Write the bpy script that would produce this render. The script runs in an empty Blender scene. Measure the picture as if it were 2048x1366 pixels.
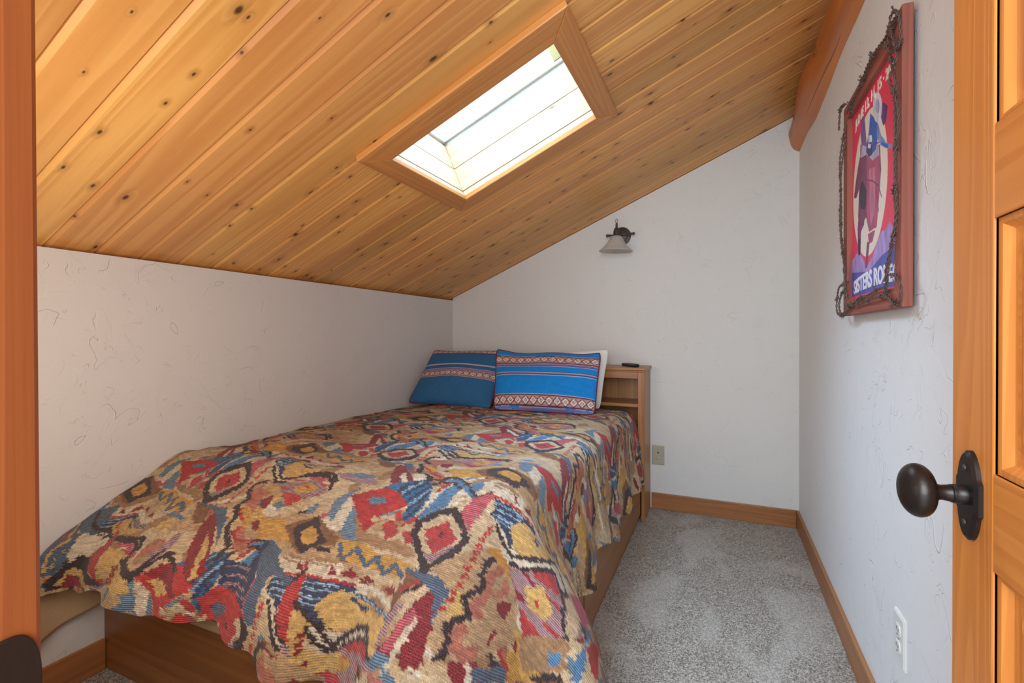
import bpy, bmesh, math, random
import numpy as np
from mathutils import Vector, Matrix
PI = math.pi
rnd = random.Random(7)

# ------------------------------------------------------------------ room numbers (metres)
XL, XR, YB = -1.7895, 0.3896, 2.9831          # left wall, right wall, back wall
KNEE, SLOPE = 1.3313, 0.4249                  # height of the low wall, rise of the ceiling
SL = math.hypot(1, SLOPE)
def zc(x): return KNEE + SLOPE * (x - XL)
CEIL_N = Vector((SLOPE, 0, -1)).normalized()  # points into the room
CEIL_S = Vector((1, 0, SLOPE)).normalized()

def srgb(r, g, b):
    f = lambda c: (c / 255 / 12.92) if c / 255 <= 0.04045 else ((c / 255 + 0.055) / 1.055) ** 2.4
    return (f(r), f(g), f(b), 1.0)

# ------------------------------------------------------------------ camera, world, lights
scn = bpy.context.scene
COL = scn.collection
scn.view_settings.view_transform = 'Standard'
scn.view_settings.look = 'None'
scn.view_settings.gamma = 1.0
scn.view_settings.exposure = 0.0
scn.view_settings.use_curve_mapping = False

cam = bpy.data.cameras.new('camera')
camo = bpy.data.objects.new('camera', cam); COL.objects.link(camo); scn.camera = camo
FPX, CX, CY, YAW, PITCH, ROLL = 944.62, 1021.98, 678.35, 0.4181, -0.0063, -0.0024
F = Vector((-math.sin(YAW) * math.cos(PITCH), math.cos(YAW) * math.cos(PITCH), math.sin(PITCH)))
R = Vector((math.cos(YAW), math.sin(YAW), 0)); U = R.cross(F)
R2 = R * math.cos(ROLL) + U * math.sin(ROLL); U2 = U * math.cos(ROLL) - R * math.sin(ROLL)
camo.matrix_world = Matrix(((R2.x, U2.x, -F.x, 0), (R2.y, U2.y, -F.y, 0), (R2.z, U2.z, -F.z, 1.05), (0, 0, 0, 1)))
cam.sensor_width = 36.0; cam.sensor_fit = 'HORIZONTAL'
cam.lens = 36.0 * FPX / 2048
cam.shift_x = (1024 - CX) / 2048; cam.shift_y = -(683 - CY) / 2048
cam.clip_start = 0.01; cam.clip_end = 100

world = bpy.data.worlds.new('world'); scn.world = world; world.use_nodes = True
wn = world.node_tree.nodes; wn['Background'].inputs[0].default_value = (0.80, 0.90, 1.0, 1)
wn['Background'].inputs[1].default_value = 2.2

def area(name, loc, direction, sx, sy, power, color, spread=PI):
    l = bpy.data.lights.new(name, 'AREA'); l.shape = 'RECTANGLE'; l.size = sx; l.size_y = sy
    l.energy = power; l.color = color; l.spread = spread
    o = bpy.data.objects.new(name, l); COL.objects.link(o); o.location = loc
    o.rotation_euler = Vector(direction).to_track_quat('-Z', 'Y').to_euler()
    return o
SKY_C = Vector((-0.73, 1.538, zc(-0.73)))
area('sky_daylight', SKY_C - CEIL_N * 0.75, CEIL_N, 0.9, 0.9, 33, (0.52, 0.75, 1.0), spread=math.radians(104))
# added warm area light, unseen left of camera, fills left wall and bed foot
area('left_fill_light', (-1.0, 0.21, 1.05), (-0.22, 1.0, 0.05), 0.7, 0.7, 8, (1.0, 0.93, 0.84))
# lamp in the hallway behind the camera
area('hallway_lamp', (-0.1, -0.9, 1.55), (0.0, 1.0, -0.05), 1.2, 1.2, 62, (0.74, 0.88, 1.0))

# ------------------------------------------------------------------ materials
def nt(name):
    m = bpy.data.materials.new(name); m.use_nodes = True
    t = m.node_tree; b = t.nodes['Principled BSDF']
    return m, t, b
class G:
    """tiny node-graph helper"""
    def __init__(s, t): s.t = t
    def n(s, typ, **kw):
        x = s.t.nodes.new(typ)
        for k, v in kw.items():
            if k.startswith('i_'):
                x.inputs[int(k[2:])].default_value = v
            else: setattr(x, k, v)
        return x
    def l(s, a, b): s.t.links.new(a, b)
    def val(s, sock, v):
        if isinstance(v, bpy.types.NodeSocket): s.l(v, sock)
        else: sock.default_value = v
    def math(s, op, a, b=None, c=None, clamp=False):
        x = s.n('ShaderNodeMath', operation=op); x.use_clamp = clamp
        s.val(x.inputs[0], a)
        if b is not None: s.val(x.inputs[1], b)
        if c is not None: s.val(x.inputs[2], c)
        return x.outputs[0]
    def mix(s, f, a, b, blend='MIX'):
        x = s.n('ShaderNodeMix', data_type='RGBA', blend_type=blend)
        s.val(x.inputs[0], f); s.val(x.inputs[6], a); s.val(x.inputs[7], b)
        return x.outputs[2]
    def noise(s, vec, scale, detail=2, rough=0.5, dist=0.0):
        x = s.n('ShaderNodeTexNoise'); x.inputs['Scale'].default_value = scale
        x.inputs['Detail'].default_value = detail; x.inputs['Roughness'].default_value = rough
        x.inputs['Distortion'].default_value = dist
        s.l(vec, x.inputs['Vector']); return x
    def ramp(s, f, stops):
        x = s.n('ShaderNodeValToRGB'); s.l(f, x.inputs[0]); e = x.color_ramp.elements
        while len(e) < len(stops): e.new(0.5)
        for q, (p, c) in zip(e, stops):
            q.position = p; q.color = c if len(c) == 4 else (*c, 1)
        return x.outputs[0]
    def smooth(s, v, lo, hi):
        x = s.n('ShaderNodeMapRange', interpolation_type='SMOOTHSTEP')
        s.val(x.inputs[0], v); x.inputs[1].default_value = lo; x.inputs[2].default_value = hi
        return x.outputs[0]
    def mapping(s, vec, scale=(1, 1, 1), rot=(0, 0, 0), loc=(0, 0, 0)):
        x = s.n('ShaderNodeMapping'); s.l(vec, x.inputs[0])
        x.inputs[1].default_value = loc; x.inputs[2].default_value = rot; x.inputs[3].default_value = scale
        return x.outputs[0]
    def bump(s, h, strength, dist, bsdf, normal=None):
        x = s.n('ShaderNodeBump'); x.inputs['Strength'].default_value = strength
        x.inputs['Distance'].default_value = dist; s.l(h, x.inputs['Height'])
        if normal is not None: s.l(normal, x.inputs['Normal'])
        if bsdf is not None: s.l(x.outputs[0], bsdf.inputs['Normal'])
        return x.outputs[0]

def wood(name, light, dark, knot=(70, 35, 15), grain='x', knots=0.5, rough=0.42, ring=1.0, uv=False,
         seed=0.0, blotch=0.25, coat=0.0, kscale=(3.0, 9.0), checks=False):
    """Softwood: long rings, fine fibres and oval knots. grain = axis the fibres run along."""
    m, t, b = nt(name); g = G(t)
    tc = g.n('ShaderNodeTexCoord')
    src = tc.outputs['UV'] if uv else tc.outputs['Object']
    rot = {'x': (0, 0, 0), 'y': (0, 0, -PI / 2), 'z': (0, PI / 2, 0)}[grain]
    p = g.mapping(src, rot=rot, loc=(seed, seed * 1.7, seed * 0.6))
    if uv:
        at = g.n('ShaderNodeAttribute', attribute_name='pid')
        off = g.n('ShaderNodeVectorMath', operation='MULTIPLY'); g.l(at.outputs['Color'], off.inputs[0])
        off.inputs[1].default_value = (37.0, 5.0, 19.0)
        ad = g.n('ShaderNodeVectorMath', operation='ADD'); g.l(p, ad.inputs[0]); g.l(off.outputs[0], ad.inputs[1])
        p = ad.outputs[0]
    n2 = g.noise(g.mapping(p, scale=(3.0, 150.0, 150.0)), 1.0, 3, 0.6)
    # knots
    kp = g.mapping(p, scale=(kscale[0], kscale[1], kscale[1]))
    v = g.n('ShaderNodeTexVoronoi', feature='F1', voronoi_dimensions='2D' if uv else '3D'); v.inputs['Scale'].default_value = 1.0
    g.l(kp, v.inputs['Vector'])
    cs = g.n('ShaderNodeSeparateColor'); g.l(v.outputs['Color'], cs.inputs[0])
    has = g.math('LESS_THAN', cs.outputs[0], knots)
    size = g.math('MULTIPLY_ADD', cs.outputs[1], 0.55, 0.22)
    kd = g.math('DIVIDE', v.outputs['Distance'], size)
    kn = g.math('MULTIPLY', g.smooth(g.math('MULTIPLY_ADD', n2.outputs[0], 0.08, kd), 0.20, 0.09), has)
    halo = g.math('MULTIPLY', g.smooth(kd, 0.55, 0.08), has)
    # rings, bent around the knots
    sp = g.n('ShaderNodeSeparateXYZ'); g.l(p, sp.inputs[0])
    n1 = g.noise(g.mapping(p, scale=(0.28, 9.0, 9.0)), 1.0, 2, 0.5, 0.15)
    rv = g.math('MULTIPLY_ADD', halo, 0.045, n1.outputs[0])
    rings = g.math('FRACT', g.math('MULTIPLY', rv, 9.0 * ring))
    rings = g.math('MULTIPLY', g.smooth(rings, 0.0, 0.75), g.smooth(rings, 1.0, 0.86))
    n3 = g.noise(g.mapping(p, scale=(0.8, 12.0, 12.0), loc=(5, 3, 1)), 1.0, 3, 0.5)
    f = g.math('ADD', g.math('MULTIPLY', rings, 0.38), g.math('MULTIPLY', n2.outputs[0], 0.34))
    f = g.math('ADD', f, g.math('MULTIPLY', g.math('SUBTRACT', n3.outputs[0], 0.5), blotch * 4))
    col = g.mix(g.math('ADD', f, 0.0, clamp=True), srgb(*light), srgb(*dark))
    if uv:
        s2 = g.n('ShaderNodeSeparateColor'); g.l(at.outputs['Color'], s2.inputs[0])
        hv = g.n('ShaderNodeHueSaturation'); g.l(col, hv.inputs['Color'])
        g.l(g.math('MULTIPLY_ADD', s2.outputs[1], 0.30, 0.86), hv.inputs['Value'])
        g.l(g.math('MULTIPLY_ADD', s2.outputs[2], 0.010, 0.495), hv.inputs['Hue'])
        col = hv.outputs[0]
    col = g.mix(g.math('MULTIPLY', halo, 0.38), col, srgb(*[int(c * 0.72) for c in dark]))
    col = g.mix(g.math('MULTIPLY', kn, 0.9), col, srgb(*knot))
    if checks:   # drying cracks along the log
        cn = g.noise(g.mapping(p, scale=(0.22, 14.0, 14.0), loc=(2, 8, 4)), 1.0, 2, 0.5, 0.1)
        cr = g.smooth(g.math('ABSOLUTE', g.math('SUBTRACT', cn.outputs[0], 0.5)), 0.02, 0.0)
        cm = g.noise(g.mapping(p, scale=(1.5, 3.0, 3.0), loc=(7, 1, 4)), 1.0, 1, 0.4)
        crk = g.math('MULTIPLY', cr, g.smooth(cm.outputs[0], 0.42, 0.48))
        col = g.mix(g.math('MULTIPLY', crk, 0.85), col, srgb(70, 34, 14))
    g.l(col, b.inputs['Base Color'])
    b.inputs['Roughness'].default_value = rough
    b.inputs['Coat Weight'].default_value = coat; b.inputs['Coat Roughness'].default_value = 0.25
    g.bump(g.math('ADD', g.math('MULTIPLY', n2.outputs[0], 0.6), g.math('MULTIPLY', rings, 0.4)), 0.25, 0.0012, b)
    return m

def plaster(name, col, seed=0.0, relief=0.6):
    """Hand-trowelled plaster: soft waves with short curved ridges."""
    m, t, b = nt(name); g = G(t)
    tc = g.n('ShaderNodeTexCoord'); p = g.mapping(tc.outputs['Object'], loc=(seed, seed, seed))
    def ridges(scale, w, lo, hi, dist, off):
        n = g.noise(g.mapping(p, loc=(off, off * 2, off)), scale, 2, 0.45, dist)
        d = g.math('ABSOLUTE', g.math('SUBTRACT', n.outputs[0], 0.5))
        r = g.smooth(d, w, 0.0)
        k = g.noise(g.mapping(p, loc=(off * 3, 9, off)), scale * 1.3, 2, 0.5)
        return g.math('MULTIPLY', r, g.smooth(k.outputs[0], lo, hi)), n
    r1, n1 = ridges(6.0, 0.006, 0.54, 0.62, 1.0, 3.1)
    r2, n2 = ridges(13.0, 0.010, 0.55, 0.63, 1.2, 7.7)
    big = g.noise(p, 14.0, 3, 0.5)
    fine = g.noise(p, 90.0, 3, 0.6)
    # steps where one trowel pass laps over another
    st = g.smooth(n1.outputs[0], 0.53, 0.545)
    h = g.math('ADD', g.math('MULTIPLY', r1, 0.9), g.math('MULTIPLY', r2, 0.6))
    h = g.math('ADD', h, g.math('MULTIPLY', big.outputs[0], 0.5))
    h = g.math('ADD', h, g.math('MULTIPLY', fine.outputs[0], 0.12))
    h = g.math('ADD', h, g.math('MULTIPLY', st, 0.16))
    g.bump(h, relief, 0.0036, b)
    g.l(g.mix(g.math('MULTIPLY', big.outputs[0], 0.35), srgb(*col), srgb(*[int(c * 0.965) for c in col])), b.inputs['Base Color'])
    b.inputs['Roughness'].default_value = 0.7
    return m

def plain(name, col, rough=0.5, metal=0.0, nscale=None, nstr=0.2, ndist=0.001, var=0.0, coat=0.0):
    m, t, b = nt(name); g = G(t)
    b.inputs['Base Color'].default_value = srgb(*col)
    b.inputs['Roughness'].default_value = rough; b.inputs['Metallic'].default_value = metal
    b.inputs['Coat Weight'].default_value = coat
    tc = g.n('ShaderNodeTexCoord')
    n = g.noise(tc.outputs['Object'], nscale or 60.0, 3, 0.6)
    g.l(g.mix(g.math('MULTIPLY', n.outputs[0], var), srgb(*col), srgb(*[int(c * 0.6) for c in col])), b.inputs['Base Color'])
    if nscale: g.bump(n.outputs[0], nstr, ndist, b)
    return m

def painted(name, rough=0.85, weave=None, wstr=0.5, sheen=0.0, wdark=0.3):
    """Coloured by the 'Col' attribute woven into the mesh; UV in metres drives the yarn."""
    m, t, b = nt(name); g = G(t)
    at = g.n('ShaderNodeAttribute', attribute_name='Col')
    col = at.outputs['Color']
    if weave:
        uv = g.n('ShaderNodeUVMap', uv_map='UVMap')
        wob = g.noise(uv.outputs[0], 60.0, 3, 0.6)
        s = g.n('ShaderNodeSeparateXYZ'); g.l(uv.outputs[0], s.inputs[0])
        yy = g.math('MULTIPLY_ADD', wob.outputs[0], 0.0016, s.outputs[1])
        row = g.math('MULTIPLY_ADD', g.math('SINE', g.math('MULTIPLY', yy, 2 * PI / weave)), 0.5, 0.5)
        xx = g.math('MULTIPLY_ADD', wob.outputs[0], 0.0016, s.outputs[0])
        clm = g.math('MULTIPLY_ADD', g.math('SINE', g.math('MULTIPLY', xx, 2 * PI / (weave * 0.55))), 0.5, 0.5)
        tuft = g.noise(uv.outputs[0], 420.0, 2, 0.7)
        # two kinds of yarn: flat ribbed areas and tufted chenille areas (alpha channel tells which)
        rib = g.math('MULTIPLY', g.smooth(row, 0.0, 0.65), at.outputs['Alpha'])
        flat = g.math('SUBTRACT', 1.0, at.outputs['Alpha'])
        h = g.math('ADD', g.math('MULTIPLY', g.math('ADD', row, g.math('MULTIPLY', clm, 0.35)), 0.5),
                   g.math('MULTIPLY', g.math('MULTIPLY', tuft.outputs[0], flat), 1.6))
        shade = g.math('MULTIPLY', g.math('SUBTRACT', 1.0, g.smooth(row, 0.0, 0.5)), g.math('MULTIPLY', at.outputs['Alpha'], 0.80))
        col = g.mix(shade, col, srgb(44, 36, 44))
        pale = g.math('MULTIPLY', g.smooth(g.noise(uv.outputs[0], 900.0, 1, 0.5).outputs[0], 0.56, 0.70), g.math('MULTIPLY_ADD', at.outputs['Alpha'], 0.16, 0.12))
        col = g.mix(pale, col, srgb(236, 216, 190))
        tv = g.smooth(tuft.outputs[0], 0.30, 0.66)
        lo = g.mix(g.math('MULTIPLY', g.math('SUBTRACT', 1.0, tv), g.math('MULTIPLY_ADD', flat, wdark, 0.18)), col, g.mix(0.55, col, srgb(88, 52, 36)))
        col = lo
        g.bump(h, wstr, 0.0022, b)
    else:
        tc = g.n('ShaderNodeTexCoord')
        n = g.noise(tc.outputs['Object'], 700.0, 2, 0.6)
        g.bump(n.outputs[0], wstr, 0.0006, b)
    g.l(col, b.inputs['Base Color'])
    b.inputs['Roughness'].default_value = rough
    b.inputs['Sheen Weight'].default_value = sheen
    b.inputs['Specular IOR Level'].default_value = 0.25
    return m

M = {}
M['plank'] = wood('ceiling_pine', (232, 174, 100), (196, 126, 60), knot=(62, 28, 12), uv=True, knots=0.42, rough=0.42, kscale=(6.5, 14.0), blotch=0.05)
M['casing'] = wood('casing_fir', (214, 150, 82), (180, 112, 54), grain='x', knots=0.0, rough=0.4, ring=1.6)
M['shaft'] = wood('shaft_pine', (226, 206, 178), (198, 168, 130), knot=(60, 36, 24), grain='x', knots=0.35, rough=0.5, seed=3.3, kscale=(3.5, 9.0))
M['base'] = wood('baseboard_fir', (174, 116, 70), (140, 88, 48), grain='x', knots=0.0, rough=0.42, ring=1.5, seed=1.2)
M['base_y'] = wood('baseboard_fir_long', (174, 116, 70), (140, 88, 48), grain='y', knots=0.0, rough=0.42, ring=1.5, seed=2.2)
M['door'] = wood('door_fir', (222, 142, 66), (196, 112, 44), grain='z', knots=0.0, rough=0.35, ring=2.2, seed=4.0, blotch=0.10)
M['door_rail'] = wood('door_fir_rail', (222, 142, 66), (196, 112, 44), grain='y', knots=0.0, rough=0.35, ring=2.2, seed=6.0, blotch=0.10)
M['jamb'] = wood('jamb_fir', (150, 80, 36), (118, 56, 22), grain='z', knots=0.0, rough=0.4, ring=2.2, seed=9.0)
M['log'] = wood('peeled_log', (206, 120, 44), (166, 84, 26), knot=(84, 40, 14), grain='y', knots=0.16, rough=0.4, ring=0.35, seed=5.0, kscale=(2.2, 7.0), blotch=0.3, checks=True)
M['bed'] = wood('bed_pine', (152, 98, 50), (114, 68, 32), knot=(46, 22, 8), grain='x', knots=0.25, rough=0.38, ring=0.9, seed=8.1)
M['bed_y'] = wood('bed_pine_side', (158, 104, 58), (120, 74, 38), knot=(60, 30, 12), grain='y', knots=0.18, rough=0.38, ring=1.0, seed=2.9)
M['head'] = wood('headboard_pine', (178, 122, 72), (140, 86, 46), knot=(70, 36, 14), grain='x', knots=0.1, rough=0.36, ring=1.2, seed=7.7)
M['head_z'] = wood('headboard_pine_stile', (178, 122, 72), (140, 86, 46), knot=(70, 36, 14), grain='z', knots=0.1, rough=0.36, ring=1.2, seed=6.6)
M['wall_l'] = plaster('plaster_left', (222, 220, 217), 1.0, 0.6)
M['wall_b'] = plaster('plaster_back', (222, 219, 214), 12.0, 0.5)
M['wall_r'] = plaster('plaster_right', (232, 232, 230), 23.0, 0.7)
M['bronze'] = plain('dark_bronze', (62, 54, 50), 0.38, 0.75, 220, 0.25, 0.0006, 0.5)
M['pewter'] = plain('dark_pewter', (92, 86, 80), 0.5, 0.7, 260, 0.2, 0.0005, 0.4)
M['white_plastic'] = plain('white_plastic', (228, 228, 220), 0.35)
M['beige_plastic'] = plain('beige_plastic', (178, 170, 150), 0.4)
M['hole'] = plain('socket_dark', (26, 22, 20), 0.6)
M['black_plastic'] = plain('black_plastic', (34, 36, 38), 0.3, 0, 300, 0.1, 0.0003, 0.2)
M['rubber'] = plain('grey_rubber', (96, 100, 104), 0.6)
M['alu'] = plain('aluminium', (196, 196, 190), 0.35, 0.9, 300, 0.05, 0.0003)
M['brass'] = plain('dull_brass', (150, 132, 84), 0.4, 0.7, 300, 0.1, 0.0003)
M['beige_cloth'] = plain('beige_cloth', (202, 172, 132), 0.9, 0, 160, 0.3, 0.001, 0.25)
M['white_cloth'] = plain('white_cloth', (236, 234, 228), 0.9, 0, 120, 0.3, 0.001, 0.05)
M['piping'] = plain('maroon_piping', (112, 26, 44), 0.8, 0, 500, 0.3, 0.0006, 0.3)
M['frame_red'] = wood('barn_red_wood', (166, 98, 82), (128, 66, 52), grain='z', knots=0.0, rough=0.75, ring=2.4, seed=3.9)
M['wire'] = plain('rusted_wire', (118, 96, 88), 0.65, 0.35, 300, 0.4, 0.0008, 0.7)
M['frame_white'] = plain('white_lacquer', (238, 238, 236), 0.35)

def glass(name, tint=(1, 1, 1, 1)):
    m, t, b = nt(name); g = G(t)
    out = t.nodes['Material Output']
    tr = g.n('ShaderNodeBsdfTransparent'); tr.inputs[0].default_value = tint
    gl = g.n('ShaderNodeBsdfGlossy'); gl.inputs['Roughness'].default_value = 0.02
    fr = g.n('ShaderNodeFresnel'); fr.inputs[0].default_value = 1.45
    mx = g.n('ShaderNodeMixShader'); g.l(g.math('MULTIPLY', fr.outputs[0], 0.6), mx.inputs[0])
    g.l(tr.outputs[0], mx.inputs[1]); g.l(gl.outputs[0], mx.inputs[2]); g.l(mx.outputs[0], out.inputs['Surface'])
    t.nodes.remove(b)
    return m
M['glass'] = glass('pane_glass', (0.96, 0.98, 1, 1))
def frosted():
    m, t, b = nt('frosted_glass'); g = G(t)
    out = t.nodes['Material Output']
    tl = g.n('ShaderNodeBsdfTranslucent'); tl.inputs[0].default_value = srgb(225, 222, 214)
    df = g.n('ShaderNodeBsdfPrincipled'); df.inputs['Base Color'].default_value = srgb(226, 224, 220); df.inputs['Roughness'].default_value = 0.28
    tr = g.n('ShaderNodeBsdfTransparent')
    m1 = g.n('ShaderNodeMixShader'); m1.inputs[0].default_value = 0.55
    g.l(tl.outputs[0], m1.inputs[1]); g.l(df.outputs[0], m1.inputs[2])
    m2 = g.n('ShaderNodeMixShader'); m2.inputs[0].default_value = 0.28
    g.l(m1.outputs[0], m2.inputs[1]); g.l(tr.outputs[0], m2.inputs[2]); g.l(m2.outputs[0], out.inputs['Surface'])
    t.nodes.remove(b)
    return m
M['frosted'] = frosted()

def carpet():
    m, t, b = nt('grey_carpet'); g = G(t)
    tc = g.n('ShaderNodeTexCoord'); p = tc.outputs['Object']
    v = g.n('ShaderNodeTexVoronoi', feature='F1'); v.inputs['Scale'].default_value = 300.0
    g.l(p, v.inputs['Vector'])
    cs = g.n('ShaderNodeSeparateColor'); g.l(v.outputs['Color'], cs.inputs[0])
    nn = g.noise(p, 340.0, 2, 0.7)
    f = g.math('ADD', g.math('MULTIPLY', cs.outputs[0], 0.6), g.math('MULTIPLY', nn.outputs[0], 0.5))
    tuft = g.ramp(f, [(0.20, srgb(84, 73, 62)), (0.5, srgb(150, 137, 122)), (0.84, srgb(212, 201, 186))])
    # pile pressed one way or the other (footprints, hoover marks)
    big = g.noise(g.mapping(p, scale=(1.3, 0.8, 1), loc=(0.4, 0.2, 0)), 2.6, 2, 0.55, 0.7)
    col = g.mix(g.math('MULTIPLY', g.smooth(big.outputs[0], 0.47, 0.58), 0.30), tuft, srgb(212, 204, 192))
    g.l(col, b.inputs['Base Color']); b.inputs['Roughness'].default_value = 0.95
    b.inputs['Specular IOR Level'].default_value = 0.1; b.inputs['Sheen Weight'].default_value = 0.15
    g.bump(g.math('ADD', g.math('SUBTRACT', 1.0, v.outputs['Distance']), nn.outputs[0]), 0.8, 0.004, b)
    return m
M['carpet'] = carpet()

# ------------------------------------------------------------------ mesh helpers
def obj(name, bm, mat, parent=None, smooth=False, bevel=0.0, seg=2, auto=None):
    """one mesh object; coordinates are world metres, child meshes keep them through the parent inverse"""
    bmesh.ops.recalc_face_normals(bm, faces=bm.faces)
    me = bpy.data.meshes.new(name); bm.to_mesh(me); bm.free()
    for mm in (mat if isinstance(mat, (list, tuple)) else [mat]): me.materials.append(mm)
    o = bpy.data.objects.new(name, me); COL.objects.link(o)
    if parent is not None:
        o.parent = parent; o.matrix_parent_inverse = parent_inverse(parent)
    if smooth or auto:
        for p_ in me.polygons: p_.use_smooth = True
    if auto: me.set_sharp_from_angle(angle=math.radians(auto))
    if bevel:
        md = o.modifiers.new('bevel', 'BEVEL'); md.width = bevel; md.segments = seg; md.limit_method = 'ANGLE'
        md.angle_limit = math.radians(40); md.harden_normals = False
    return o
def parent_inverse(o):
    mtx = Matrix.LocRotScale(o.location, o.rotation_euler, o.scale)
    if o.parent: mtx = Matrix.LocRotScale(o.parent.location, o.parent.rotation_euler, o.parent.scale) @ o.matrix_parent_inverse @ mtx
    return mtx.inverted()
def empty(name, loc, label, cat, group=None, kind=None):
    o = bpy.data.objects.new(name, None); COL.objects.link(o); o.location = loc; o.empty_display_size = 0.1
    return tag(o, label, cat, group, kind)
def tag(o, label=None, cat=None, group=None, kind=None):
    if label: o['label'] = label
    if cat: o['category'] = cat
    if group: o['group'] = group
    if kind: o['kind'] = kind
    return o
def box(bm, x0, x1, y0, y1, z0, z1, mtx=None):
    vs = [bm.verts.new(Vector(c)) for c in ((x0, y0, z0), (x1, y0, z0), (x1, y1, z0), (x0, y1, z0), (x0, y0, z1), (x1, y0, z1), (x1, y1, z1), (x0, y1, z1))]
    if mtx is not None:
        for v in vs: v.co = mtx @ v.co
    fs = [bm.faces.new([vs[i] for i in q]) for q in ((0, 3, 2, 1), (4, 5, 6, 7), (0, 1, 5, 4), (1, 2, 6, 5), (2, 3, 7, 6), (3, 0, 4, 7))]
    return fs
def B(*a, mtx=None):
    bm = bmesh.new(); box(bm, *a, mtx=mtx); return bm
def prism(bm, pts, vec):
    """polygon pts extruded by vec"""
    a = [bm.verts.new(Vector(q)) for q in pts]; b_ = [bm.verts.new(Vector(q) + Vector(vec)) for q in pts]
    bm.faces.new(a); bm.faces.new(list(reversed(b_)))
    for i in range(len(pts)):
        j = (i + 1) % len(pts); bm.faces.new((a[j], a[i], b_[i], b_[j]))
def tube(bm, pts, r, n=8, closed=False, radii=None, cap=True):
    pts = [Vector(q) for q in pts]; N = len(pts); prev = None; rings_ = []
    for i, q in enumerate(pts):
        if closed: d = pts[(i + 1) % N] - pts[(i - 1) % N]
        else: d = pts[min(i + 1, N - 1)] - pts[max(i - 1, 0)]
        if d.length < 1e-9: d = Vector((0, 0, 1))
        d.normalize()
        if prev is None:
            a = d.orthogonal().normalized()
        else:
            a = (prev - d * prev.dot(d))
            a = a.normalized() if a.length > 1e-6 else d.orthogonal().normalized()
        prev = a; b_ = d.cross(a); rr = radii[i] if radii else r
        rings_.append([bm.verts.new(q + (a * math.cos(2 * PI * k / n) + b_ * math.sin(2 * PI * k / n)) * rr) for k in range(n)])
    for i in range(N if closed else N - 1):
        A, C = rings_[i], rings_[(i + 1) % N]
        for k in range(n): bm.faces.new((A[k], A[(k + 1) % n], C[(k + 1) % n], C[k]))
    if cap and not closed:
        bm.faces.new(list(reversed(rings_[0]))); bm.faces.new(rings_[-1])
def lathe(bm, prof, origin, axis, n=40, squash=None):
    """prof = [(distance along axis, radius)]"""
    axis = Vector(axis).normalized(); a = Vector((0, 0, 1)) if abs(axis.z) < 0.9 else Vector((1, 0, 0))
    a = (a - axis * a.dot(axis)).normalized(); b_ = axis.cross(a); rings_ = []
    for h, r in prof:
        if r < 1e-6: rings_.append([bm.verts.new(Vector(origin) + axis * h)]); continue
        rings_.append([bm.verts.new(Vector(origin) + axis * h + (a * math.cos(2 * PI * k / n) * (squash or 1) + b_ * math.sin(2 * PI * k / n)) * r) for k in range(n)])
    for A, C in zip(rings_, rings_[1:]):
        for k in range(n):
            k2 = (k + 1) % n
            if len(A) == 1 and len(C) == 1: continue
            if len(A) == 1: bm.faces.new((A[0], C[k2], C[k]))
            elif len(C) == 1: bm.faces.new((A[k], A[k2], C[0]))
            else: bm.faces.new((A[k], A[k2], C[k2], C[k]))
def grid_mesh(name, P, UV=None, COLR=None, mat=None, parent=None, smooth=True, extra=None):
    """P: (n, m, 3) array of points -> one smooth quad mesh with UVs and vertex colours"""
    n, m_ = P.shape[:2]
    me = bpy.data.meshes.new(name)
    idx = np.arange(n * m_).reshape(n, m_)
    q = np.stack([idx[:-1, :-1], idx[1:, :-1], idx[1:, 1:], idx[:-1, 1:]], -1).reshape(-1, 4)
    me.vertices.add(n * m_); me.vertices.foreach_set('co', P.reshape(-1).astype(np.float32))
    me.loops.add(q.size); me.loops.foreach_set('vertex_index', q.reshape(-1).astype(np.int32))
    me.polygons.add(len(q)); me.polygons.foreach_set('loop_start', (np.arange(len(q)) * 4).astype(np.int32))
    me.update(calc_edges=True)
    if UV is not None:
        l = me.uv_layers.new(name='UVMap'); l.data.foreach_set('uv', UV.reshape(-1, 2)[q.reshape(-1)].reshape(-1).astype(np.float32))
    if COLR is not None:
        c = me.color_attributes.new('Col', 'FLOAT_COLOR', 'POINT'); c.data.foreach_set('color', COLR.reshape(-1).astype(np.float32))
    me.polygons.foreach_set('use_smooth', np.ones(len(q), bool) if smooth else np.zeros(len(q), bool))
    me.materials.append(mat); me.validate()
    o = bpy.data.objects.new(name, me); COL.objects.link(o)
    if parent is not None: o.parent = parent; o.matrix_parent_inverse = parent_inverse(parent)
    return o
def lin(c):
    c = np.asarray(c, float) / 255; return np.where(c <= 0.04045, c / 12.92, ((c + 0.055) / 1.055) ** 2.4)
def vnoise(x, y, seed, scale):
    """smooth value noise on numpy arrays"""
    rs = np.random.RandomState(seed); T = rs.rand(256, 256)
    x = x * scale + 50; y = y * scale + 50; xi = np.floor(x).astype(int); yi = np.floor(y).astype(int)
    fx = x - xi; fy = y - yi; fx = fx * fx * (3 - 2 * fx); fy = fy * fy * (3 - 2 * fy)
    g_ = lambda a, b_: T[a % 256, b_ % 256]
    return (g_(xi, yi) * (1 - fx) + g_(xi + 1, yi) * fx) * (1 - fy) + (g_(xi, yi + 1) * (1 - fx) + g_(xi + 1, yi + 1) * fx) * fy
def sstep(x, a, b_):
    t_ = np.clip((x - a) / (b_ - a), 0, 1); return t_ * t_ * (3 - 2 * t_)

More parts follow.
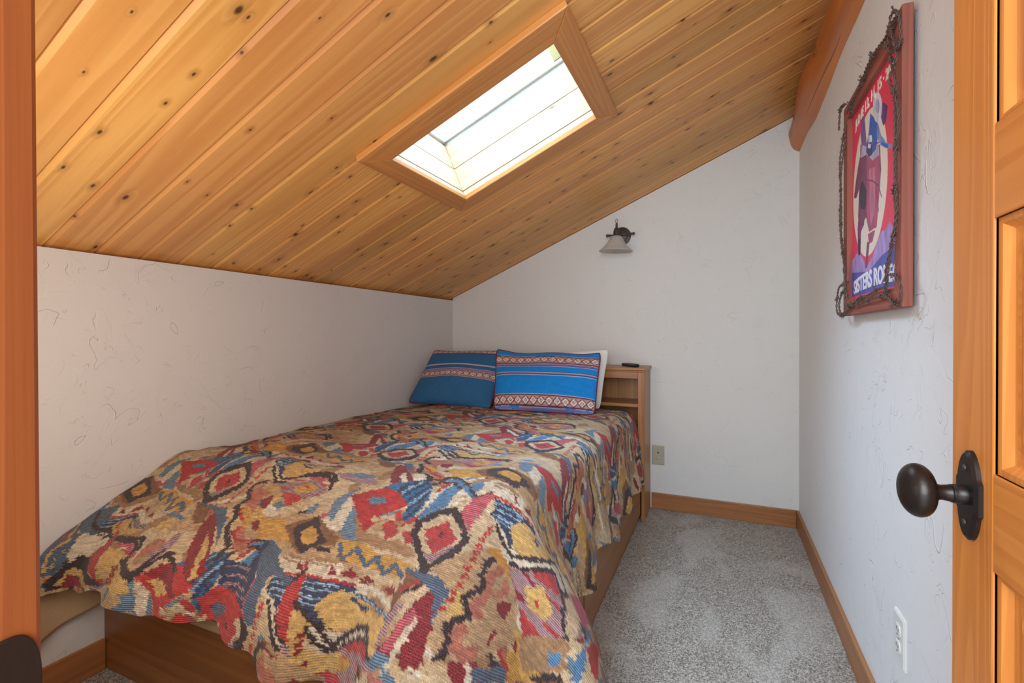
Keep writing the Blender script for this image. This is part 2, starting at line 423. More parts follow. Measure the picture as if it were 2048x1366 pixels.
# ------------------------------------------------------------------ the room
T = 0.12
bm = B(XL - T, XR + T, -0.02, YB + T, -0.06, 0.0)
tag(obj('floor', bm, M['carpet']), 'speckled grey cut-pile carpet between the bed and the right wall', 'floor', kind='structure')
tag(obj('wall_left', B(XL - T, XL, 0.147, YB + T, -0.06, KNEE - 0.02), M['wall_l']), 'low white trowelled plaster wall along the left side of the bed', 'wall', kind='structure')
bm = bmesh.new()
prism(bm, [(XL, YB, -0.06), (XR, YB, -0.06), (XR, YB, zc(XR) - 0.004), (XL, YB, KNEE - 0.004)], (0, T, 0))
tag(obj('wall_back', bm, M['wall_b']), 'white plaster gable wall behind the headboard, carrying the wall lamp', 'wall', kind='structure')
tag(obj('wall_right', B(XR, XR + T, 0.147, YB + T, -0.06, zc(XR) + 0.03), M['wall_r']), 'tall white plaster wall on the right, carrying the framed poster', 'wall', kind='structure')
DX0, DX1, DTOP = -0.38, 0.31, 2.05
bm = bmesh.new()
for (a0, a1, zb, zt0, zt1) in ((XL - T, DX0 - 0.02, -0.06, zc(XL - T), zc(DX0 - 0.02)), (DX0 - 0.02, DX1 + 0.02, DTOP + 0.02, zc(DX0 - 0.02), zc(DX1 + 0.02)), (DX1 + 0.02, XR + T, -0.06, zc(DX1 + 0.02), zc(XR + T))):
    prism(bm, [(a0, 0.0, zb), (a1, 0.0, zb), (a1, 0.0, max(zt1, zb + .01) - 0.004), (a0, 0.0, max(zt0, zb + .005) - 0.004)], (0, 0.147, 0))
tag(obj('wall_front', bm, M['wall_b']), 'white plaster wall around the doorway the room is seen from', 'wall', kind='structure')

# baseboards
def board(name, x0, x1, y0, y1, mat, label):
    tag(obj(name, B(x0, x1, y0, y1, 0.0, 0.097), mat, bevel=0.003), label, 'baseboard', kind='structure')
board('baseboard_back', -0.385, XR - 0.0135, YB - 0.013, YB, M['base'], 'brown fir baseboard on the back wall, right of the bed')
board('baseboard_right', XR - 0.013, XR, 0.15, YB - 0.0005, M['base_y'], 'long brown fir baseboard along the right wall')
board('baseboard_left', XL, XL + 0.013, 0.15, 0.8385, M['base_y'], 'short brown fir baseboard at the left wall by the foot of the bed')

# pine ceiling with a rectangular hole for the skylight
HX0, HX1, HY0, HY1 = -1.014, -0.445, 1.288, 1.79      # clear opening
def build_ceiling():
    pitch = 0.1245; y_first = 0.714 - 6 * pitch
    s_end = (XR + T - XL) * SL; s0h = (HX0 - XL) * SL - 0.012; s1h = (HX1 - XL) * SL + 0.012
    ya, yb = HY0 - 0.012, HY1 + 0.012
    prof = []; k = 0; rr = random.Random(11)
    pid = {}
    while True:
        y = y_first + k * pitch
        if y > YB + T: break
        pid[k] = (rr.random(), rr.random(), rr.random())
        # groove centred on y: square bottom with one wide chamfer
        prof += [(y - 0.0045, 0.0, k - 1), (y - 0.0025, 0.010, k - 1), (y + 0.0012, 0.012, k), (y + 0.0018, 0.0065, k), (y + 0.0125, 0.0, k)]
        k += 1
    pts = [(max(a, 0.0), d, k) for a, d, k in prof]
    ins = []
    for i in range(len(pts) - 1):
        a, b_ = pts[i], pts[i + 1]; ins.append(a)
        for yy in (ya, yb):
            if a[0] < yy < b_[0]:
                t_ = (yy - a[0]) / (b_[0] - a[0]); ins.append((yy, a[1] + t_ * (b_[1] - a[1]), a[2]))
    ins.append(pts[-1])
    bm = bmesh.new(); uvl = bm.loops.layers.uv.new('UVMap'); cl = bm.loops.layers.float_color.new('pid')
    def P(s, y, d): return Vector((XL, 0, KNEE)) + CEIL_S * s + Vector((0, y, 0)) - CEIL_N * d
    for a, b_ in zip(ins, ins[1:]):
        if b_[0] - a[0] < 1e-6: continue
        inside = a[0] >= ya - 1e-6 and b_[0] <= yb + 1e-6
        runs = [(-0.06, s0h), (s1h, s_end)] if inside else [(-0.06, s_end)]
        kk = a[2]; c = pid.get(kk, (0.5, 0.5, 0.5))
        for s0, s1 in runs:
            f = bm.faces.new([bm.verts.new(P(*q)) for q in ((s0, a[0], a[1]), (s1, a[0], a[1]), (s1, b_[0], b_[1]), (s0, b_[0], b_[1]))])
            for lp, (s, y) in zip(f.loops, ((s0, a[0]), (s1, a[0]), (s1, b_[0]), (s0, b_[0]))):
                lp[uvl].uv = (s, y); lp[cl] = (*c, 1)
    # board thickness above, so no light leaks through the grooves
    th = 0.05
    for (s0, s1, y0, y1) in ((-0.15, s0h, 0.0, YB + T), (s1h, s_end, 0.0, YB + T), (s0h, s1h, 0.0, ya), (s0h, s1h, yb, YB + T)):
        vs = [bm.verts.new(P(s, y, d)) for d in (0.0125, th) for s, y in ((s0, y0), (s1, y0), (s1, y1), (s0, y1))]
        for q in ((0, 1, 2, 3), (7, 6, 5, 4), (0, 4, 5, 1), (1, 5, 6, 2), (2, 6, 7, 3), (3, 7, 4, 0)): bm.faces.new([vs[i] for i in q])
    me = bpy.data.meshes.new('ceiling'); bm.to_mesh(me); bm.free(); me.materials.append(M['plank'])
    o = bpy.data.objects.new('ceiling', me); COL.objects.link(o)
    tag(o, 'sloping ceiling of knotty golden pine boards rising to the right', 'ceiling', kind='structure')
build_ceiling()

# frame for things built in the ceiling's own plane: x up the slope, y along the room, z down into the room
CM = Matrix(((CEIL_S.x, 0, CEIL_N.x, XL), (0, 1, 0, 0), (CEIL_S.z, 0, CEIL_N.z, KNEE), (0, 0, 0, 1)))
def ceil_obj(name, bm, mat, parent=None, bevel=0.0, **kw):
    o = obj(name, bm, mat, None, bevel=bevel, **kw)
    o.matrix_world = CM
    if parent is not None: o.parent = parent; o.matrix_parent_inverse = Matrix.Identity(4); o.matrix_local = Matrix.Identity(4)
    return o
sx0, sx1 = (HX0 - XL) * SL, (HX1 - XL) * SL
win = bpy.data.objects.new('window_1', None); COL.objects.link(win); win.matrix_world = CM
tag(win, 'skylight let into the sloping pine ceiling above the bed', 'window', kind='structure')
CW = 0.072
ox0, ox1, oy0, oy1 = sx0 - CW, sx1 + CW + 0.006, HY0 - 0.095, HY1 + 0.068
def casing(name, quad, mat):
    """mitred board; raised 2 cm with a thinner inner step"""
    bm = bmesh.new(); prism(bm, [(x, y, 0.0) for x, y in quad], (0, 0, 0.022))
    return ceil_obj(name, bm, mat, win, bevel=0.003)
M['casing_y'] = wood('casing_fir_cross', (206, 142, 76), (172, 104, 50), grain='y', knots=0.0, rough=0.4, ring=1.6, seed=1.1)
casing('casing_board', [(ox0, oy0), (ox1, oy0), (sx1, HY0), (sx0, HY0)], M['casing'])
casing('casing_board', [(ox0, oy1), (sx0, HY1), (sx1, HY1), (ox1, oy1)], M['casing'])
casing('casing_board', [(ox0, oy0), (sx0, HY0), (sx0, HY1), (ox0, oy1)], M['casing_y'])
casing('casing_board', [(ox1, oy0), (ox1, oy1), (sx1, HY1), (sx1, HY0)], M['casing_y'])
# shaft lining: two courses of boards, an aluminium rail, then the white sash
def shaft_course(name, z0, z1, inset, th, mat, bev=0.0015):
    bm = bmesh.new(); a0, a1, b0, b1 = sx0 + inset, sx1 - inset, HY0 + inset, HY1 - inset
    box(bm, a0, a1, b1, b1 + th, -z1, -z0); box(bm, a0, a1, b0 - th, b0, -z1, -z0)
    box(bm, a0 - th, a0, b0 - th, b1 + th, -z1, -z0); box(bm, a1, a1 + th, b0 - th, b1 + th, -z1, -z0)
    return ceil_obj(name, bm, mat, win, bevel=bev)
shaft_course('shaft_lining', -0.02, 0.018, -0.001, 0.011, M['shaft'])
shaft_course('shaft_lining', 0.021, 0.128, 0.0, 0.018, M['shaft'])
shaft_course('shaft_lining', 0.131, 0.246, 0.0, 0.018, M['shaft'])
shaft_course('rail', 0.246, 0.262, -0.004, 0.020, M['alu'])
shaft_course('sash', 0.262, 0.43, 0.006, 0.03, M['frame_white'])
g_ = ceil_obj('glass', B(sx0 - 0.02, sx1 + 0.02, HY0 - 0.02, HY1 + 0.02, -0.436, -0.430), M['glass'], win)
bm = B(sx1 - 0.055, sx1 - 0.006, HY1 - 0.010, HY1 - 0.006, -0.36, -0.275)
ceil_obj('bracket', bm, M['brass'], win, bevel=0.001)

# peeled log purlin in the corner of ceiling and right wall
def build_log():
    n, mm = 48, 160; P = np.zeros((n + 1, mm, 3)); ys = np.linspace(0.152, YB + 0.05, mm)
    for i in range(n + 1):
        a = 2 * PI * i / n
        for j, y in enumerate(ys):
            wob = 0.010 * math.sin(y * 4.1 + 0.6) + 0.006 * math.sin(y * 9.0 + 2)
            r = 0.102 + 0.004 * math.sin(3 * a + y * 2.3) + 0.003 * math.sin(5 * a - y * 6.1) + 0.002 * math.sin(2 * a + y * 17)
            taper = 1 - 0.13 * sstep(y, 2.45, YB)
            r *= taper
            P[i, j] = (0.426 + wob * 0.8 + r * math.cos(a), y, 2.132 + wob * 0.4 + r * math.sin(a) - 0.004 * (YB - y))
    me_o = grid_mesh('log_beam', P, None, None, M['log'])
    return tag(me_o, 'round peeled orange log beam where ceiling meets the right wall', 'beam')
build_log()

# ------------------------------------------------------------------ doorway
fr = empty('trim_1', (DX0 - 0.02, 0.07, 0), 'fir door frame of the doorway at the left edge', 'door frame', kind='structure')
obj('jamb', B(DX0 - 0.02, DX0, 0.0, 0.147, 0, DTOP), M['jamb'], fr, bevel=0.003)
obj('jamb', B(DX1, DX1 + 0.02, 0.0, 0.147, 0, DTOP), M['jamb'], fr, bevel=0.003)
obj('head', B(DX0 - 0.02, DX1 + 0.02, 0.0, 0.147, DTOP, DTOP + 0.02), M['jamb'], fr, bevel=0.003)
def strike():
    bm = bmesh.new(); zc0, w, h = 0.842, 0.030, 0.066; pts = []
    for k in range(40):
        a = 2 * PI * k / 40; ca, sa = math.cos(a), math.sin(a)
        yy = w / 2 * math.copysign(abs(ca) ** 0.8, ca); zz = h / 2 * math.copysign(abs(sa) ** 0.8, sa)
        pts.append((DX0 + 0.0001, 0.131 + yy, zc0 + zz))
    prism(bm, pts, (0.0022, 0, 0))
    o = obj('strike_plate', bm, M['bronze'], fr, bevel=0.0008); o['label'] = 'dark bronze strike plate'
strike()

DF, DT = 0.27, 0.035       # door face (room side of the open leaf) and thickness
dr = empty('door_1', (DF + DT, 0.11, 0), 'open fir panel door with dark bronze knob at the right edge', 'door', kind='structure')
DY0, DY1 = 0.075, 0.779
def stile(y0, y1): obj('stile', B(DF, DF + DT, y0, y1, 0.01, 2.04), M['door'], dr, bevel=0.002)
stile(DY1 - 0.099, DY1); stile(DY0, DY0 + 0.099)
PY0, PY1 = DY0 + 0.099, DY1 - 0.099
rails = [(0.01, 0.22), (0.793, 0.899), (1.176, 1.278), (1.93, 2.04)]
for z0, z1 in rails: obj('rail', B(DF, DF + DT, PY0, PY1, z0, z1), M['door_rail'], dr, bevel=0.0015)
for (z0, z1) in ((0.22, 0.793), (0.899, 1.176), (1.278, 1.93)):
    bm = bmesh.new()
    # stepped moulding ring then raised field
    def ring(i0, i1, x0, x1):
        a = [(x0, PY0 + i0, z0 + i0), (x0, PY1 - i0, z0 + i0), (x0, PY1 - i0, z1 - i0), (x0, PY0 + i0, z1 - i0)]
        b_ = [(x1, PY0 + i1, z0 + i1), (x1, PY1 - i1, z0 + i1), (x1, PY1 - i1, z1 - i1), (x1, PY0 + i1, z1 - i1)]
        for k in range(4):
            k2 = (k + 1) % 4; bm.faces.new([bm.verts.new(q) for q in (a[k], a[k2], b_[k2], b_[k])])
    ring(0, 0.0, DF + 0.0005, DF + 0.004); ring(0.0, 0.007, DF + 0.004, DF + 0.0045); ring(0.007, 0.014, DF + 0.0045, DF + 0.012); ring(0.014, 0.017, DF + 0.012, DF + 0.0125)
    obj('moulding', bm, M['door'], dr)
    bm = bmesh.new(); i0, i1 = 0.017, 0.042
    ring(i0, i0 + 0.006, DF + 0.0125, DF + 0.0130); ring(i0 + 0.006, i1, DF + 0.0130, DF + 0.006); 
    bm.faces.new([bm.verts.new(q) for q in ((DF + 0.006, PY0 + i1, z0 + i1), (DF + 0.006, PY1 - i1, z0 + i1), (DF + 0.006, PY1 - i1, z1 - i1), (DF + 0.006, PY0 + i1, z1 - i1))])
    obj('panel', bm, M['door_rail'] if z1 - z0 < 0.3 else M['door'], dr)
    obj('panel_back', B(DF + 0.016, DF + 0.026, PY0, PY1, z0, z1), M['door'], dr)
# rosette with squared ears, collar, egg knob
def rosette():
    KZ, KY = 0.862, 0.725; bm = bmesh.new(); pts = []
    H, W = 0.0525, 0.0235
    for k in range(72):
        a = 2 * PI * k / 72; y, z = W * math.cos(a), H * math.sin(a)
        if abs(z) < 0.021: y = math.copysign(W * 1.09, y)
        pts.append((DF - 0.0002, KY + y, KZ + z))
    a_ = [bm.verts.new(q) for q in pts]
    b_ = [bm.verts.new((DF - 0.0045, q[1], q[2])) for q in pts]
    c_ = [bm.verts.new((DF - 0.0075, KY + (q[1] - KY) * 0.84, KZ + (q[2] - KZ) * 0.92)) for q in pts]
    for k in range(72):
        k2 = (k + 1) % 72
        bm.faces.new((a_[k], a_[k2], b_[k2], b_[k])); bm.faces.new((b_[k], b_[k2], c_[k2], c_[k]))
    bm.faces.new(c_); bm.faces.new(list(reversed(a_)))
    ro = obj('rosette', bm, M['bronze'], dr, auto=35); ro['label'] = 'oval dark bronze rosette'
    for dz in (-0.032, 0.032):
        bm = bmesh.new(); lathe(bm, [(0, 0.0036), (0.0012, 0.0032), (0.0018, 0.0)], (DF - 0.0075, KY, KZ + dz), (-1, 0, 0), 16)
        obj('screw', bm, M['pewter'], ro, smooth=True)
    bm = bmesh.new()
    prof = [(0.0, 0.0115), (0.010, 0.0112), (0.0105, 0.0100), (0.012, 0.0098), (0.0125, 0.0108), (0.014, 0.0098), (0.022, 0.0088), (0.028, 0.0105)]
    for k in range(1, 19):
        a = PI * k / 18; prof.append((0.028 + 0.034 * (1 - math.cos(a)) / 2, 0.0105 * (1 - k / 18) * 0.35 + 0.0300 * math.sin(a) ** 0.82 if k < 18 else 0.0))
    lathe(bm, prof, (DF - 0.0076, KY, KZ), (-1, -0.02, 0.0), 40)
    kn = obj('knob', bm, M['bronze'], dr, smooth=True); kn['label'] = 'egg shaped dark bronze knob'
rosette()

# ------------------------------------------------------------------ bed
BX0, BX1, BY0, HBY = XL + 0.001, -0.425, 0.840, 2.735     # box left/right, foot, headboard front
bed = empty('bed', ((BX0 + BX1) / 2, 1.8, 0), 'pine captain bed with drawers and bookcase headboard in the left corner', 'bed')
obj('foot_panel', B(BX0, BX1 - 0.001, BY0, BY0 + 0.018, 0.002, 0.30), M['bed'], bed, bevel=0.0015)
obj('side_panel', B(BX1 - 0.020, BX1 - 0.001, BY0 + 0.0185, YB - 0.016, 0.002, 0.30), M['bed_y'], bed, bevel=0.0015)
obj('side_panel', B(BX0, BX0 + 0.018, BY0 + 0.0185, YB - 0.016, 0.002, 0.30), M['bed_y'], bed)
obj('platform', B(BX0 + 0.0185, BX1 - 0.0205, BY0 + 0.0185, YB - 0.016, 0.285, 0.30), M['bed'], bed)
for y0, y1 in ((0.90, 1.52), (1.53, 2.15), (2.16, 2.72)):
    d_ = obj('drawer', B(BX1 - 0.001, BX1 + 0.012, y0, y1 - 0.006, 0.045, 0.285), M['bed_y'], bed, bevel=0.003)
bm = bmesh.new()
prism(bm, [(BX0 + 0.004, y, z) for y, z in ((0.765, 0.301), (HBY - 0.004, 0.301), (HBY - 0.004, 0.585), (1.10, 0.605), (1.02, 0.575), (0.80, 0.455), (0.765, 0.42))], (BX1 - 0.062 - BX0, 0, 0))
mat_ = obj('mattress', bm, M['beige_cloth'], None, bevel=0.03, seg=4)
tag(mat_, 'beige mattress on the pine bed box, mostly hidden by the patterned bedspread', 'mattress')

hb_top = 0.87
hb = bed
def hpart(name, a, mat='head', bev=0.0015): return obj(name, B(*a), M[mat], bed, bevel=bev)
HX0b, HX1b = BX0, -0.389
o_ = obj('headboard_top', B(HX0b, HX1b + 0.004, HBY - 0.016, YB - 0.001, hb_top - 0.017, hb_top), M['head'], bed, bevel=0.005, seg=3)
hpart('headboard_moulding', (HX0b, HX1b - 0.003, HBY - 0.006, YB - 0.003, hb_top - 0.026, hb_top - 0.0175))
hpart('headboard_side', (HX1b - 0.022, HX1b - 0.004, HBY + 0.0005, YB - 0.003, 0.002, hb_top - 0.0265), 'head_z')
hpart('headboard_side', (HX0b, HX0b + 0.02, HBY + 0.0005, YB - 0.003, 0.305, hb_top - 0.0265), 'head_z')
hpart('headboard_stile', (HX1b - 0.040, HX1b - 0.006, HBY - 0.002, HBY, 0.30, hb_top - 0.0265), 'head_z', 0.0008)
hpart('headboard_rail', (HX0b, HX1b - 0.0405, HBY - 0.001, HBY + 0.017, hb_top - 0.062, hb_top - 0.0265))
hpart('headboard_shelf', (HX0b + 0.0205, HX1b - 0.0225, HBY + 0.001, YB - 0.012, 0.645, 0.663))
hpart('headboard_back', (HX0b + 0.0205, HX1b - 0.0225, YB - 0.0115, YB - 0.003, 0.305, hb_top - 0.0265), 'head_z')
hpart('headboard_divider', (-1.05, -1.032, HBY + 0.004, YB - 0.012, 0.6635, hb_top - 0.0625), 'head_z')

#COVERLET_BEGIN
def cover_surface():
    XT, YT = -0.545, 1.13             # where the top starts to turn down on the side and at the foot
    U0 = XL + 0.004; V0 = HBY - 0.006
    nu_t, nu_s, nv_t, nv_s = 420, 170, 520, 230
    ut = np.linspace(0, XT - U0, nu_t); ts = np.linspace(0, 1, nu_s + 1)[1:]
    vt = np.linspace(0, V0 - YT, nv_t); tf = np.linspace(0, 1, nv_s + 1)[1:]
    ui = np.concatenate([ut, np.full(nu_s, ut[-1])]); vi = np.concatenate([vt, np.full(nv_s, vt[-1])])
    tsa = np.concatenate([np.zeros(nu_t), ts]); tfa = np.concatenate([np.zeros(nv_t), tf])
    Ui, Vi = np.meshgrid(ui, vi, indexing='ij'); TS, TF = np.meshgrid(tsa, tfa, indexing='ij')
    # overhang lengths vary along the hem
    Lf = 0.562 - 0.018 * sstep(Ui, 0.12, 0.5) + 0.03 * sstep(Ui, 0.8, 1.05) + 0.13 * sstep(Ui, 1.05, 1.25) + 0.006 * np.sin(Ui * 17) + 0.005 * np.sin(Ui * 41)
    yv = V0 - Vi
    Ls = 0.475 + 0.10 * sstep(yv, 1.32, 1.15) - 0.05 * sstep(yv, 2.4, 2.7) + 0.018 * np.sin(yv * 9.5 + 1.0) + 0.012 * np.sin(yv * 17)
    a = TS * Ls; b_ = TF * Lf
    cu = Ui + a; cv = Vi + b_                      # true cloth coordinates
    rho = np.hypot(a, b_); th = np.arctan2(b_, a)  # 0 = side, pi/2 = foot
    both = (a > 0) & (b_ > 0)
    th = np.where(rho > 0, th, 0)
    w = np.sin(th) ** 2                            # 1 at the foot
    d2 = math.radians
    Nn = 60
    out = np.zeros_like(rho); drop = np.zeros_like(rho)
    corner = np.sin(2 * th) ** 2
    for k in range(Nn):
        r = rho * (k + 0.5) / Nn
        ps = d2(82) * sstep(r, 0.0, 0.16)
        pf = d2(27) * sstep(r, 0.0, 0.12) + d2(50) * sstep(r, 0.40, 0.52)
        pc = d2(40) * sstep(r, 0.0, 0.10) + d2(26) * sstep(r, 0.15, 0.5)
        ph = ps * (1 - w) + pf * w
        ph = ph * (1 - corner) + pc * corner
        out += np.cos(ph) * rho / Nn; drop += np.sin(ph) * rho / Nn
    dx, dy = np.cos(th), -np.sin(th)
    X = U0 + Ui + dx * out; Y = V0 - Vi + dy * out
    Z0 = 0.648 - 0.03 * sstep(U0 + Ui, -1.45, XL) - 0.025 * sstep(V0 - Vi, 2.2, 2.7) + 0.006 * np.sin((V0 - Vi) * 2)
    Z = Z0 - drop
    # hanging folds grow towards the hem
    grow = sstep(rho, 0.08, 0.5)
    fs = 0.014 * np.sin(yv * 21 + 1.5 * np.sin(yv * 5)) + 0.009 * np.sin(yv * 43 + 1)
    ff = 0.022 * np.sin(Ui * 15 + 1.2 * np.sin(Ui * 6) + 0.8) + 0.012 * np.sin(Ui * 33 + 2 * np.sin(cv * 6))
    fc = 0.045 * np.cos((th - d2(33)) * 7.0) - 0.01
    per = np.where(both, -th * 0.30, np.where(TF > 0, -0.5 - Ui[-1, 0] + Ui, yv - YT))
    flare = 0.15 * np.exp(-((per + 0.02) / 0.11) ** 2) * sstep(rho, 0.10, 0.48)
    X += dx * flare; Y += dy * flare * 0.6
    fold = grow * (fs * (1 - w) * (1 - corner) + ff * w * (1 - corner) + fc * corner)
    X += dx * fold; Y += dy * fold
    # soft lumps on the top
    k1 = (vnoise(cu, cv, 3, 4.0) - .5) * 0.026 + (vnoise(cu, cv, 4, 9.0) - .5) * 0.018 + (vnoise(cu + cv * .4, cv - cu * .3, 5, 22.0) - .5) * 0.007
    topw = 1 - sstep(rho, 0.1, 0.5) * 0.6
    Z += k1 * topw * (0.45 + 0.55 * sstep(Y, 2.2, 1.2))
    Y += -0.012 * (vnoise(cu, cv, 8, 12.0) - .5) * w * sstep(rho, 0.1, 0.3)
    X += 0.012 * (vnoise(cu, cv, 9, 12.0) - .5) * (1 - w) * sstep(rho, 0.1, 0.3)
    # puckered quilting near the foot hem
    Z = np.maximum(Z, 0.012)
    X = np.maximum(X, XL + 0.003)
    return np.stack([X, Y, Z], -1), np.stack([cu, cv], -1)
#COVERLET_END
CP, CUV = cover_surface()
